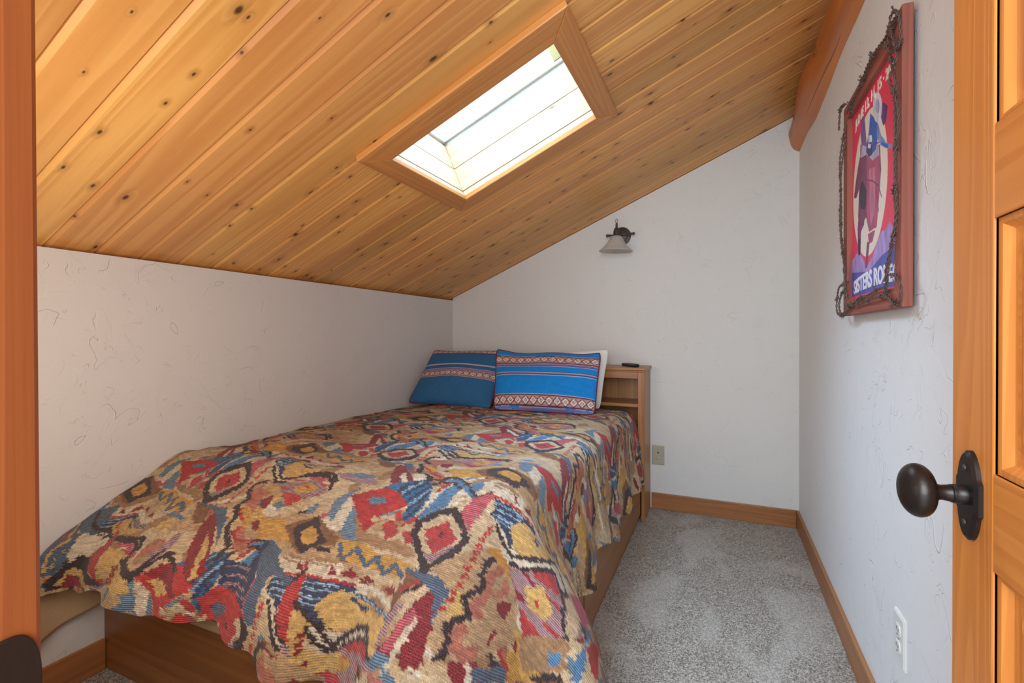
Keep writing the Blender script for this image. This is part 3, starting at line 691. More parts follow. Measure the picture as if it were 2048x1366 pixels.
#PATTERN_BEGIN
CELL = [('p','mauve',1,0,[0.571,1.724,0.669,1.726,0.746,1.712,0.786,1.742,0.731,1.774,0.697,1.814,0.638,1.771]),
('p','red',1,0,[0.642,1.771,0.702,1.775,0.73,1.777,0.697,1.814]),
('p','red',1,0,[0.598,1.742,0.632,1.747,0.678,1.764,0.622,1.756]),
('p','pink',1,0,[0.668,1.701,0.729,1.683,0.757,1.698,0.728,1.708]),
('p','pink',1,0,[0.619,1.711,0.693,1.712,0.647,1.723]),
('p','red',1,0,[0.718,1.713,0.772,1.716,0.764,1.725]),
('p','red',1,0,[0.721,1.758,0.779,1.75,0.768,1.755]),
('p','gold',0,0,[0.663,1.75,0.699,1.718,0.74,1.73,0.726,1.756,0.693,1.77]),
('p','red',0,0,[0.693,1.742,0.704,1.731,0.713,1.737,0.704,1.746]),
('p','cream',0,0,[0.536,1.684,0.543,1.659,0.598,1.699,0.663,1.68,0.749,1.665,0.773,1.683,0.782,1.702,0.748,1.688,0.678,1.696,0.589,1.722]),
('l','char',1,0.012,[0.544,1.687,0.587,1.716,0.643,1.7,0.673,1.69,0.742,1.685,0.769,1.704,0.787,1.738]),
('l','char',1,0.012,[0.539,1.66,0.595,1.704,0.668,1.685,0.748,1.671,0.779,1.698]),
('p','tanlt',0,0,[0.668,1.827,0.725,1.807,0.765,1.752,0.805,1.712,0.813,1.747,0.767,1.797,0.717,1.854]),
('p','cream',0,0,[0.635,1.831,0.629,1.802,0.668,1.827,0.699,1.849,0.663,1.849,0.628,1.839]),
('p','maroon',1,0,[0.613,1.782,0.633,1.806,0.631,1.835,0.605,1.825,0.588,1.801]),
('p','gold',0,0,[0.637,1.857,0.704,1.856,0.739,1.858,0.745,1.876,0.799,1.908,0.821,1.918,0.767,1.92,0.738,1.921,0.711,1.931,0.673,1.896]),
('p','maroon',1,0,[0.629,1.875,0.651,1.868,0.673,1.893,0.672,1.904]),
('p','pinkbr',0,0,[0.539,1.754,0.522,1.774,0.565,1.843,0.618,1.896,0.622,1.922,0.66,1.955,0.71,1.988,0.698,1.948,0.641,1.905,0.609,1.863,0.589,1.816,0.582,1.771]),
('l','red',0,0.01,[0.557,1.844,0.578,1.868,0.613,1.883,0.618,1.917,0.634,1.931,0.674,1.942]),
('l','gold',0,0.02,[0.568,1.842,0.603,1.864,0.622,1.888]),
('l','char',1,0.014,[0.537,1.738,0.512,1.748,0.506,1.767,0.545,1.808,0.535,1.837,0.561,1.864,0.572,1.898,0.606,1.934,0.649,1.956,0.652,1.974,0.658,1.996]),
('l','red',0,0.006,[0.539,1.873,0.547,1.893,0.575,1.928]),
('p','bgrey',1,0,[0.834,1.771,0.85,1.743,0.885,1.702,0.869,1.745,0.881,1.795,0.892,1.833,0.856,1.817]),
('p','bgrey',1,0,[0.912,1.782,0.946,1.807,0.971,1.848,1.001,1.879,0.947,1.872,0.93,1.841,0.917,1.805]),
('p','cream',0,0,[0.876,1.752,0.912,1.782,0.923,1.825,0.926,1.857,0.895,1.835,0.884,1.798]),
('p','bgrey',1,0,[0.764,1.801,0.788,1.778,0.797,1.816,0.773,1.824]),
('p','brown',0,0,[0.743,1.873,0.825,1.819,0.887,1.847,0.95,1.877,0.952,1.897,0.901,1.909,0.886,1.932,0.832,1.921,0.784,1.906]),
('p','char',1,0,[0.781,1.872,0.825,1.822,0.879,1.86,0.925,1.89,0.903,1.911,0.888,1.929,0.829,1.91,0.793,1.893]),
('p','gold',0,0,[0.818,1.879,0.836,1.852,0.885,1.872,0.894,1.894,0.882,1.908,0.839,1.896]),
('p','teal',1,0,[0.943,1.713,0.992,1.691,1.045,1.657,1.078,1.654,1.098,1.695,1.096,1.738,1.093,1.782,1.078,1.801,1.062,1.777,1.06,1.75,1.043,1.734,1.01,1.716,0.986,1.709]),
('l','navy',1,0.011,[1.009,1.711,1.039,1.667]),
('l','navy',1,0.011,[1.031,1.72,1.064,1.661]),
('l','navy',1,0.011,[1.048,1.733,1.081,1.672]),
('l','navy',1,0.011,[1.065,1.763,1.089,1.696]),
('l','navy',1,0.011,[1.076,1.787,1.09,1.737]),
('l','sky',1,0.006,[1.021,1.714,1.05,1.663]),
('l','sky',1,0.006,[1.057,1.747,1.087,1.683]),
('p','red',0,0,[0.868,1.745,0.916,1.713,0.986,1.71,1.014,1.718,1.052,1.738,1.054,1.751,1.024,1.765,1.0,1.786,1.012,1.807,0.998,1.82,0.995,1.845,0.974,1.831,0.933,1.794]),
('p','red',1,0,[1.023,1.814,1.034,1.792,1.07,1.811,1.078,1.834,1.068,1.863]),
('p','red',1,0,[1.088,1.829,1.104,1.811,1.122,1.825,1.128,1.847,1.118,1.859]),
('p','bgrey',1,0,[1.005,1.781,1.041,1.758,1.045,1.768,1.006,1.79]),
('p','red',0,0,[1.033,1.768,1.051,1.764,1.07,1.791,1.064,1.8]),
('p','red',0,0,[1.075,1.804,1.108,1.758,1.117,1.765,1.099,1.793,1.082,1.813]),
('p','bgrey',1,0,[0.93,1.748,0.967,1.728,0.993,1.743,0.952,1.763]),
('p','tanlt',0,0,[0.985,1.806,0.983,1.79,1.001,1.792,1.012,1.803,1.001,1.808]),
('p','tanlt',0,0,[1.025,1.792,1.024,1.776,1.045,1.783,1.055,1.794,1.042,1.796]),
('p','tanlt',0,0,[1.082,1.818,1.083,1.802,1.101,1.806,1.109,1.816,1.098,1.821]),
('p','tanlt',0,0,[1.003,1.849,1.0,1.832,1.021,1.839,1.032,1.852,1.021,1.855]),
('p','tanlt',0,0,[1.033,1.856,1.03,1.839,1.048,1.845,1.058,1.856,1.048,1.859]),
('p','tanlt',0,0,[1.076,1.86,1.075,1.844,1.091,1.847,1.1,1.856,1.09,1.861]),
('p','tanbr',0,0,[1.022,1.846,1.067,1.865,1.093,1.849,1.126,1.859,1.162,1.877,1.148,1.892,1.1,1.883,1.06,1.884,1.013,1.876,1.001,1.855]),
('p','cream',0,0,[1.098,1.712,1.099,1.683,1.14,1.635,1.166,1.65,1.112,1.699,1.107,1.721,1.1,1.75,1.099,1.762]),
('p','blue',1,0,[1.113,1.702,1.137,1.64,1.166,1.65,1.166,1.681,1.154,1.722,1.135,1.741,1.107,1.778,1.099,1.744]),
('l','cream',0,0.005,[1.107,1.712,1.101,1.742,1.101,1.765]),
('p','cream',0,0,[1.108,1.71,1.11,1.706,1.115,1.708,1.113,1.712]),
('p','cream',0,0,[1.107,1.72,1.11,1.716,1.114,1.717,1.113,1.721]),
('p','cream',0,0,[1.107,1.733,1.108,1.729,1.113,1.731,1.112,1.736]),
('p','cream',0,0,[1.098,1.728,1.099,1.723,1.104,1.725,1.103,1.73]),
('p','cream',0,0,[1.109,1.701,1.11,1.696,1.115,1.697,1.113,1.702]),
('p','red',1,0,[1.101,1.687,1.118,1.634,1.137,1.629,1.113,1.676]),
('p','blue',1,0,[1.092,1.632,1.135,1.611,1.22,1.681,1.213,1.689,1.13,1.629]),
('l','char',1,0.009,[1.054,1.646,1.092,1.631,1.108,1.613,1.137,1.61,1.178,1.639,1.219,1.678,1.244,1.673,1.261,1.652]),
('l','char',1,0.009,[1.081,1.662,1.098,1.641,1.131,1.632,1.18,1.67,1.215,1.688]),
('p','cream',0,0,[1.16,1.681,1.173,1.657,1.218,1.688,1.2,1.724,1.179,1.716,1.166,1.73,1.154,1.722]),
('l','tan',0,0.005,[1.166,1.687,1.205,1.684]),
('l','tan',0,0.005,[1.17,1.7,1.208,1.696]),
('l','tan',0,0.005,[1.169,1.713,1.203,1.708]),
('p','blue',1,0,[1.183,1.633,1.204,1.617,1.22,1.626,1.217,1.664,1.205,1.662]),
('p','cream',0,0,[1.22,1.626,1.258,1.633,1.26,1.649,1.223,1.675,1.221,1.649]),
('p','pink',1,0,[1.27,1.635,1.255,1.662,1.22,1.681,1.208,1.71,1.202,1.727,1.232,1.757,1.244,1.775,1.247,1.741,1.254,1.715,1.266,1.673]),
('p','mauve',1,0,[1.24,1.722,1.251,1.711,1.247,1.741]),
('p','char',1,0,[1.179,1.711,1.206,1.729,1.241,1.77,1.262,1.785,1.256,1.827,1.226,1.891,1.205,1.908,1.175,1.885,1.141,1.855,1.113,1.827,1.106,1.785,1.131,1.743]),
('p','tanlt',0,0,[1.18,1.738,1.212,1.756,1.244,1.791,1.24,1.813,1.214,1.844,1.205,1.879,1.17,1.861,1.131,1.821,1.126,1.791,1.152,1.756]),
('p','mauve',1,0,[1.17,1.861,1.195,1.856,1.228,1.816,1.237,1.813,1.207,1.876]),
('p','red',1,0,[1.181,1.756,1.231,1.799,1.211,1.833,1.193,1.854,1.169,1.837,1.14,1.801,1.169,1.777]),
('p','char',1,0,[1.178,1.796,1.184,1.791,1.193,1.803,1.185,1.809]),
('p','tanlt',0,0,[1.252,1.745,1.255,1.719,1.273,1.7,1.294,1.71,1.347,1.753,1.366,1.778,1.311,1.78,1.278,1.815,1.255,1.781]),
('l','red',0,0.0045,[1.28,1.738,1.289,1.732,1.292,1.74,1.283,1.744,1.28,1.738]),
('l','red',0,0.0045,[1.279,1.754,1.287,1.748,1.291,1.755,1.282,1.76,1.279,1.754]),
('l','red',0,0.0045,[1.276,1.774,1.284,1.767,1.287,1.775,1.279,1.78,1.276,1.774]),
('l','red',0,0.0045,[1.277,1.796,1.285,1.79,1.289,1.797,1.281,1.803,1.277,1.796]),
('l','red',0,0.0045,[1.277,1.818,1.284,1.812,1.288,1.819,1.28,1.825,1.277,1.818]),
('l','red',0,0.0045,[1.28,1.837,1.287,1.831,1.29,1.837,1.283,1.843,1.28,1.837]),
('l','red',0,0.0045,[1.278,1.859,1.285,1.853,1.289,1.859,1.281,1.865,1.278,1.859]),
('l','red',0,0.0045,[1.281,1.879,1.288,1.873,1.292,1.88,1.284,1.884,1.281,1.879]),
('p','goldlt',0,0,[1.317,1.689,1.357,1.661,1.395,1.748,1.366,1.747,1.344,1.723]),
('p','cream',0,0,[1.262,1.701,1.287,1.692,1.332,1.711,1.387,1.757,1.406,1.769,1.374,1.782,1.329,1.756,1.297,1.729]),
('l','char',1,0.01,[1.279,1.701,1.307,1.713,1.337,1.732,1.362,1.759,1.384,1.768,1.402,1.762]),
('l','char',1,0.01,[1.299,1.726,1.341,1.76,1.367,1.781,1.408,1.778]),
('p','cream',0,0,[1.24,1.617,1.3,1.617,1.325,1.621,1.345,1.626,1.339,1.652,1.393,1.648,1.395,1.661,1.347,1.664,1.266,1.661]),
('l','tanbr',0,0.004,[1.245,1.621,1.314,1.621]),
('l','tanbr',0,0.004,[1.25,1.631,1.299,1.63]),
('l','tanbr',0,0.004,[1.255,1.617,1.328,1.618]),
('p','maroon',1,0,[1.301,1.622,1.334,1.648,1.316,1.649]),
('p','maroon',1,0,[1.349,1.618,1.366,1.632,1.383,1.643,1.347,1.649,1.344,1.638,1.353,1.634]),
('p','maroon',1,0,[1.399,1.63,1.411,1.641,1.431,1.656,1.399,1.647]),
('p','maroon',1,0,[1.469,1.636,1.501,1.651,1.481,1.656,1.459,1.657,1.47,1.647]),
('l','red',0,0.006,[1.266,1.661,1.333,1.661,1.393,1.661]),
('p','navy',1,0,[1.267,1.666,1.337,1.665,1.394,1.666,1.398,1.681,1.362,1.677,1.337,1.711,1.35,1.729,1.367,1.748,1.354,1.75,1.315,1.722,1.288,1.713]),
('l','sky',1,0.004,[1.273,1.675,1.353,1.671]),
('l','sky',1,0.004,[1.278,1.688,1.35,1.683]),
('l','sky',1,0.004,[1.285,1.701,1.339,1.701]),
('l','sky',1,0.004,[1.291,1.711,1.336,1.713]),
('p','goldlt',0,0,[1.362,1.677,1.398,1.686,1.454,1.703,1.514,1.691,1.511,1.704,1.475,1.725,1.412,1.761,1.371,1.754,1.345,1.725,1.335,1.713,1.346,1.692]),
('l','navy',1,0.008,[1.405,1.688,1.445,1.694,1.481,1.69,1.516,1.686]),
('l','sky',1,0.003,[1.405,1.688,1.445,1.694,1.481,1.69,1.516,1.686]),
('l','navy',1,0.006,[1.398,1.694,1.421,1.709,1.445,1.709]),
('l','cream',0,0.014,[1.393,1.661,1.44,1.67,1.5,1.671]),
('p','gold',0,0,[0.954,1.88,1.021,1.88,1.073,1.895,1.124,1.898,1.193,1.906,1.16,1.908,1.158,1.937,1.112,1.946,1.057,1.929,1.006,1.93,0.979,1.914]),
('l','slate',1,0.011,[0.962,1.89,0.991,1.921,1.002,1.925,1.014,1.896,1.063,1.928,1.075,1.902,1.11,1.943,1.126,1.913,1.159,1.934]),
('p','brown',0,0,[0.384,1.855,0.456,1.859,0.492,1.902,0.472,1.913,0.432,1.896]),
('p','slate',1,0,[0.378,1.851,0.396,1.851,0.509,1.84,0.536,1.873,0.556,1.908,0.568,1.933,0.51,1.875,0.485,1.857,0.396,1.859]),
('p','maroon',1,0,[0.485,1.872,0.51,1.875,0.571,1.942,0.639,2.005,0.655,2.036,0.572,2.027,0.527,1.965,0.492,1.902]),
('p','cream',0,0,[0.546,1.938,0.561,1.946,0.603,1.998,0.649,2.041,0.639,2.053,0.595,2.013,0.573,1.986])]
LOCAL = [('p','cream',0,0,[0.92,1.934,0.98,1.934,1.005,1.938,1.025,1.943,1.019,1.969,1.073,1.965,1.075,1.978,1.027,1.981,0.946,1.978]),
('l','tanbr',0,0.004,[0.925,1.938,0.994,1.938]),
('l','tanbr',0,0.004,[0.93,1.948,0.979,1.947]),
('l','tanbr',0,0.004,[0.935,1.934,1.008,1.935]),
('p','maroon',1,0,[0.981,1.939,1.014,1.965,0.996,1.966]),
('p','maroon',1,0,[1.029,1.935,1.046,1.949,1.063,1.96,1.027,1.966,1.024,1.955,1.033,1.951]),
('p','maroon',1,0,[1.079,1.947,1.091,1.958,1.111,1.973,1.079,1.964]),
('p','maroon',1,0,[1.149,1.953,1.181,1.968,1.161,1.973,1.139,1.974,1.15,1.964]),
('l','red',0,0.006,[0.946,1.978,1.013,1.978,1.073,1.978]),
('p','navy',1,0,[0.947,1.983,1.017,1.982,1.074,1.983,1.078,1.998,1.042,1.994,1.017,2.028,1.03,2.046,1.047,2.065,1.034,2.067,0.995,2.039,0.968,2.03]),
('l','sky',1,0.004,[0.953,1.992,1.033,1.988]),
('l','sky',1,0.004,[0.958,2.005,1.03,2.0]),
('l','sky',1,0.004,[0.965,2.018,1.019,2.018]),
('l','sky',1,0.004,[0.971,2.028,1.016,2.03]),
('p','goldlt',0,0,[1.042,1.994,1.078,2.003,1.134,2.02,1.194,2.008,1.191,2.021,1.155,2.042,1.092,2.078,1.051,2.071,1.025,2.042,1.015,2.03,1.026,2.009]),
('l','navy',1,0.008,[1.085,2.005,1.125,2.011,1.161,2.007,1.196,2.003]),
('l','sky',1,0.003,[1.085,2.005,1.125,2.011,1.161,2.007,1.196,2.003]),
('l','navy',1,0.006,[1.078,2.011,1.101,2.026,1.125,2.026]),
('l','cream',0,0.014,[1.073,1.978,1.12,1.987,1.18,1.988]),
('p','red',1,0,[0.921,1.942,0.912,1.945,0.933,1.976,0.916,2.006,0.928,2.037,0.938,2.062,0.965,2.083,0.989,2.097,0.979,2.056,0.968,2.03,0.943,1.984]),
('l','char',1,0.01,[0.932,1.969,0.927,1.987,0.916,2.006]),
('p','goldlt',0,0,[0.972,2.037,0.998,2.043,1.016,2.064,1.038,2.089,1.057,2.111,1.083,2.116,1.086,2.147,1.036,2.148,1.0,2.126,0.989,2.094,0.976,2.057]),
('p','tanlt',0,0,[1.015,2.083,1.04,2.106,1.078,2.115,1.041,2.115,1.015,2.1]),
('l','maroon',0,0.0045,[1.006,2.081,1.012,2.081,1.014,2.086,1.006,2.086,1.006,2.081]),
('l','maroon',0,0.0045,[1.003,2.094,1.011,2.093,1.012,2.098,1.004,2.098,1.003,2.094]),
('l','maroon',0,0.0045,[1.006,2.104,1.013,2.104,1.013,2.11,1.006,2.109,1.006,2.104]),
('l','maroon',0,0.0045,[1.018,2.126,1.024,2.127,1.024,2.132,1.018,2.132,1.018,2.126]),
('p','cream',0,0,[1.017,2.067,1.048,2.072,1.071,2.082,1.091,2.075,1.15,2.043,1.171,2.046,1.103,2.092,1.076,2.108,1.046,2.099,1.028,2.084]),
('l','char',1,0.01,[0.969,2.034,0.998,2.043,1.033,2.064,1.047,2.082,1.065,2.102,1.086,2.088,1.116,2.065,1.152,2.044,1.187,2.056]),
('l','char',1,0.01,[1.016,2.07,1.036,2.096,1.057,2.111,1.087,2.104,1.136,2.072,1.167,2.06,1.199,2.069]),
('p','red',1,0,[1.084,2.105,1.148,2.067,1.18,2.06,1.194,2.079,1.154,2.091,1.107,2.114]),
('l','mauve',1,0.01,[1.088,2.108,1.124,2.105,1.173,2.082,1.201,2.085]),
('p','goldlt',0,0,[1.162,2.041,1.193,2.013,1.202,2.014,1.211,2.058,1.202,2.068]),
('p','brown',0,0,[1.162,1.917,1.208,1.918,1.196,1.952,1.194,1.985,1.193,2.001,1.178,1.981,1.172,1.952]),
('l','red',0,0.008,[1.211,1.922,1.182,1.953]),
('l','char',1,0.007,[1.22,1.925,1.21,1.94,1.192,1.957]),
('p','tanlt',0,0,[1.228,1.921,1.247,1.924,1.247,1.932,1.233,1.959,1.226,1.991,1.219,2.001,1.199,1.989,1.211,1.952]),
('p','mauve',1,0,[1.194,1.996,1.194,1.974,1.214,1.968,1.209,1.997,1.211,2.058,1.203,2.048]),
('p','slate',1,0,[1.157,1.912,1.202,1.903,1.277,1.914,1.283,1.92,1.284,1.985,1.28,1.987,1.264,1.952,1.254,1.931,1.208,1.918,1.158,1.917]),
('p','maroon',1,0,[1.247,1.93,1.264,1.948,1.284,1.985,1.29,2.019,1.294,2.05,1.286,2.066,1.258,2.06,1.254,2.043,1.231,2.055,1.214,2.053,1.222,2.02,1.226,1.991,1.233,1.959]),
('p','pink',1,0,[1.226,1.991,1.237,1.969,1.26,1.977,1.254,2.007,1.24,2.035,1.23,2.052,1.217,2.049,1.223,2.021]),
('p','cream',0,0,[1.25,1.976,1.247,1.993,1.244,2.02,1.238,2.038,1.238,2.062,1.228,2.08,1.244,2.072,1.254,2.042,1.257,2.025,1.26,1.996]),
('p','cream',0,0,[1.29,2.019,1.315,2.016,1.309,2.033,1.292,2.035]),
('p','cream',0,0,[1.278,2.055,1.3,2.053,1.3,2.063,1.28,2.069]),
('p','tan',0,0,[1.216,1.887,1.255,1.836,1.294,1.794,1.33,1.773,1.374,1.801,1.404,1.828,1.444,1.871,1.459,1.937,1.405,1.971,1.354,2.009,1.317,2.022,1.287,2.011,1.283,1.973,1.281,1.917,1.254,1.903]),
('p','orange',0,0,[1.303,1.796,1.33,1.773,1.374,1.801,1.4,1.828,1.37,1.819,1.326,1.802]),
('p','goldlt',0,0,[1.288,1.913,1.304,1.899,1.321,1.924,1.324,1.947,1.31,1.967,1.294,1.948]),
('l','red',0,0.0045,[1.281,1.811,1.289,1.804,1.294,1.812,1.285,1.818,1.281,1.811]),
('l','red',0,0.0045,[1.283,1.831,1.29,1.825,1.294,1.832,1.286,1.837,1.283,1.831]),
('l','red',0,0.0045,[1.283,1.855,1.29,1.849,1.294,1.855,1.286,1.861,1.283,1.855]),
('l','red',0,0.0045,[1.286,1.875,1.294,1.868,1.297,1.875,1.289,1.881,1.286,1.875]),
('l','red',0,0.0045,[1.285,1.896,1.293,1.89,1.296,1.896,1.288,1.901,1.285,1.896]),
('l','red',0,0.0045,[1.284,1.914,1.291,1.909,1.294,1.915,1.287,1.919,1.284,1.914]),
('l','red',0,0.0045,[1.284,1.93,1.291,1.925,1.294,1.93,1.287,1.934,1.284,1.93]),
('l','red',0,0.0045,[1.282,1.949,1.289,1.945,1.292,1.95,1.285,1.954,1.282,1.949]),
('l','char',1,0.014,[1.329,1.809,1.316,1.821,1.32,1.855,1.33,1.866,1.328,1.883,1.31,1.911,1.321,1.924,1.329,1.939,1.311,1.962,1.307,1.973,1.318,1.992,1.321,2.01,1.312,2.026]),
('l','pinkbr',0,0.02,[1.359,1.818,1.336,1.839,1.347,1.874,1.334,1.916,1.344,1.927]),
('l','pinkbr',0,0.02,[1.332,1.963,1.325,1.979,1.331,1.994,1.354,2.001,1.364,1.985]),
('l','pinkbr',0,0.016,[1.371,1.873,1.392,1.853,1.377,1.843]),
('p','maroon',1,0,[1.375,1.889,1.393,1.878,1.414,1.871,1.42,1.88,1.406,1.911,1.382,1.903]),
('p','maroon',1,0,[1.38,1.949,1.393,1.932,1.393,1.948,1.384,1.966]),
('p','cream',0,0,[1.33,1.773,1.362,1.757,1.396,1.754,1.447,1.713,1.491,1.621,1.517,1.656,1.531,1.696,1.502,1.741,1.468,1.729,1.428,1.768,1.387,1.796,1.367,1.794]),
('p','goldlt',0,0,[1.383,1.739,1.44,1.661,1.474,1.632,1.438,1.722,1.403,1.75]),
('p','mauve',1,0,[1.377,1.802,1.405,1.783,1.43,1.769,1.468,1.729,1.502,1.744,1.536,1.808,1.535,1.836,1.482,1.911,1.447,1.868,1.4,1.828]),
('p','red',1,0,[1.427,1.772,1.468,1.729,1.498,1.762,1.461,1.777]),
('p','maroon',1,0,[1.405,1.783,1.42,1.78,1.451,1.787,1.444,1.798]),
('p','red',1,0,[1.474,1.788,1.51,1.783,1.51,1.795,1.48,1.793]),
('p','goldlt',0,0,[1.432,1.815,1.463,1.778,1.504,1.812,1.498,1.837,1.462,1.84]),
('p','red',0,0,[1.463,1.818,1.468,1.809,1.478,1.821,1.471,1.827]),
('p','red',1,0,[1.442,1.86,1.464,1.858,1.48,1.865,1.514,1.865,1.481,1.909,1.462,1.884]),
('p','red',1,0,[1.495,1.845,1.501,1.839,1.534,1.834,1.53,1.843]),
('p','maroon',1,0,[1.405,1.83,1.439,1.831,1.459,1.843,1.424,1.846]),
('l','char',1,0.01,[1.349,1.763,1.371,1.775,1.397,1.757,1.444,1.719,1.479,1.658,1.499,1.692,1.516,1.722]),
('l','char',1,0.01,[1.373,1.791,1.41,1.781,1.445,1.745,1.471,1.721,1.495,1.744,1.511,1.765,1.515,1.794,1.541,1.826]),
('p','tanlt',0,0,[1.513,1.751,1.557,1.664,1.564,1.742,1.556,1.806,1.549,1.827,1.531,1.809]),
('p','tanbr',0,0,[1.47,1.92,1.54,1.83,1.555,1.839,1.576,1.885,1.512,1.963,1.483,1.945]),
('p','blue',1,0,[1.538,1.88,1.552,1.858,1.562,1.886,1.546,1.898]),
('p','slate',1,0,[1.374,2.01,1.43,1.987,1.456,1.995,1.459,2.01,1.384,2.028,1.374,2.019]),
('p','char',1,0,[1.533,1.954,1.572,1.892,1.586,1.898,1.54,1.961]),
('p','gold',0,0,[1.44,1.963,1.483,1.945,1.522,1.98,1.466,2.008]),
('p','pink',1,0,[1.531,1.683,1.587,1.574,1.614,1.562,1.621,1.613,1.57,1.761]),
('p','maroon',1,0,[1.557,1.81,1.577,1.779,1.573,1.806]),
('p','blue',1,0,[1.637,1.596,1.583,1.798,1.603,1.871,1.593,1.887,1.571,1.846,1.577,1.788]),
('p','red',0,0,[1.583,1.801,1.667,1.617,1.67,1.669,1.631,1.832,1.614,1.83]),
('p','slate',1,0,[0.009,2.067,0.002,1.99,0.001,1.928,0.06,1.884,0.087,1.905,0.101,1.957,0.139,2.009,0.116,2.041,0.092,2.114,0.062,2.112]),
('l','goldlt',0,0.01,[0.067,2.097,0.057,2.044,0.071,2.014,0.002,1.972]),
('p','red',1,0,[0.053,2.026,0.002,1.999,0.044,2.004]),
('p','goldlt',0,0,[0.077,2.086,0.08,2.082,0.085,2.089,0.082,2.093]),
('p','goldlt',0,0,[0.075,2.065,0.077,2.06,0.084,2.066,0.082,2.072]),
('p','goldlt',0,0,[0.086,2.048,0.086,2.042,0.095,2.051,0.094,2.056]),
('p','goldlt',0,0,[0.066,2.034,0.064,2.028,0.077,2.033,0.077,2.039]),
('p','goldlt',0,0,[0.055,1.989,0.05,1.984,0.069,1.986,0.071,1.992]),
('p','cream',0,0,[0.082,1.985,0.139,2.009,0.21,2.035,0.148,2.09,0.124,2.087,0.113,2.098]),
('l','char',1,0.012,[0.159,2.024,0.169,2.014]),
('l','char',1,0.01,[0.013,1.921,0.151,2.0]),
('p','red',1,0,[0.137,1.918,0.158,1.97,0.21,2.035,0.157,2.094,0.256,2.101,0.27,2.108,0.287,2.075,0.269,2.035,0.156,1.982]),
('p','char',1,0,[0.132,2.07,0.296,2.124,0.417,2.111,0.07,2.157,0.071,2.132,0.095,2.106]),
('p','goldlt',0,0,[0.117,2.104,0.257,2.142,0.086,2.149]),
('p','maroon',1,0,[0.116,2.121,0.206,2.148,0.098,2.156]),
('p','goldlt',0,0,[0.261,2.032,0.314,2.039,0.441,2.053,0.461,2.107,0.42,2.114,0.276,2.113]),
('l','maroon',0,0.0045,[0.332,2.079,0.355,2.071,0.369,2.075,0.339,2.084,0.332,2.079]),
('l','maroon',0,0.0045,[0.329,2.095,0.358,2.085,0.373,2.088,0.336,2.1,0.329,2.095]),
('l','maroon',0,0.0045,[0.323,2.111,0.358,2.099,0.373,2.102,0.329,2.117,0.323,2.111]),
('l','char',1,0.01,[0.349,2.058,0.458,2.073,0.492,2.01,0.567,2.048]),
('l','char',1,0.01,[0.367,2.051,0.459,2.062,0.476,1.998]),
('p','maroon',1,0,[0.474,2.061,0.506,2.034,0.585,2.057,0.619,2.088,0.565,2.086]),
('p','goldlt',0,0,[0.492,2.073,0.528,2.07,0.593,2.084,0.536,2.106]),
('p','navy',1,0,[0.681,1.997,0.746,2.015,0.731,1.931,0.755,1.927,0.766,1.99,0.814,2.033,0.827,2.081,0.699,2.06,0.686,2.015]),
('l','mauve',1,0.004,[0.693,2.016,0.762,2.026]),
('l','mauve',1,0.004,[0.704,2.042,0.786,2.038]),
('l','mauve',1,0.004,[0.713,2.06,0.801,2.052]),
('l','mauve',1,0.004,[0.759,2.074,0.818,2.062]),
('p','slate',1,0,[0.743,1.923,0.92,1.997,0.917,2.013,0.855,1.989,0.874,2.093,0.856,2.104,0.835,2.085,0.816,2.024,0.756,1.993]),
('p','red',0,0,[0.666,2.089,0.701,2.063,0.819,2.077,0.832,2.091,0.762,2.133,0.691,2.138]),
('p','slate',1,0,[0.692,2.107,0.713,2.096,0.76,2.104,0.721,2.13]),
('p','maroon',1,0,[0.48,1.85,0.557,1.93,0.658,2.032,0.651,2.054,0.595,2.04,0.54,1.995,0.497,1.907]),
('p','goldlt',0,0,[0.539,1.933,0.58,1.989,0.639,2.052,0.651,2.047,0.61,1.989]),
('p','slate',1,0,[0.38,1.854,0.517,1.847,0.596,1.948,0.639,1.992,0.487,1.86]),
('p','maroon',1,0,[0.913,2.107,0.977,2.116,0.959,2.123])]
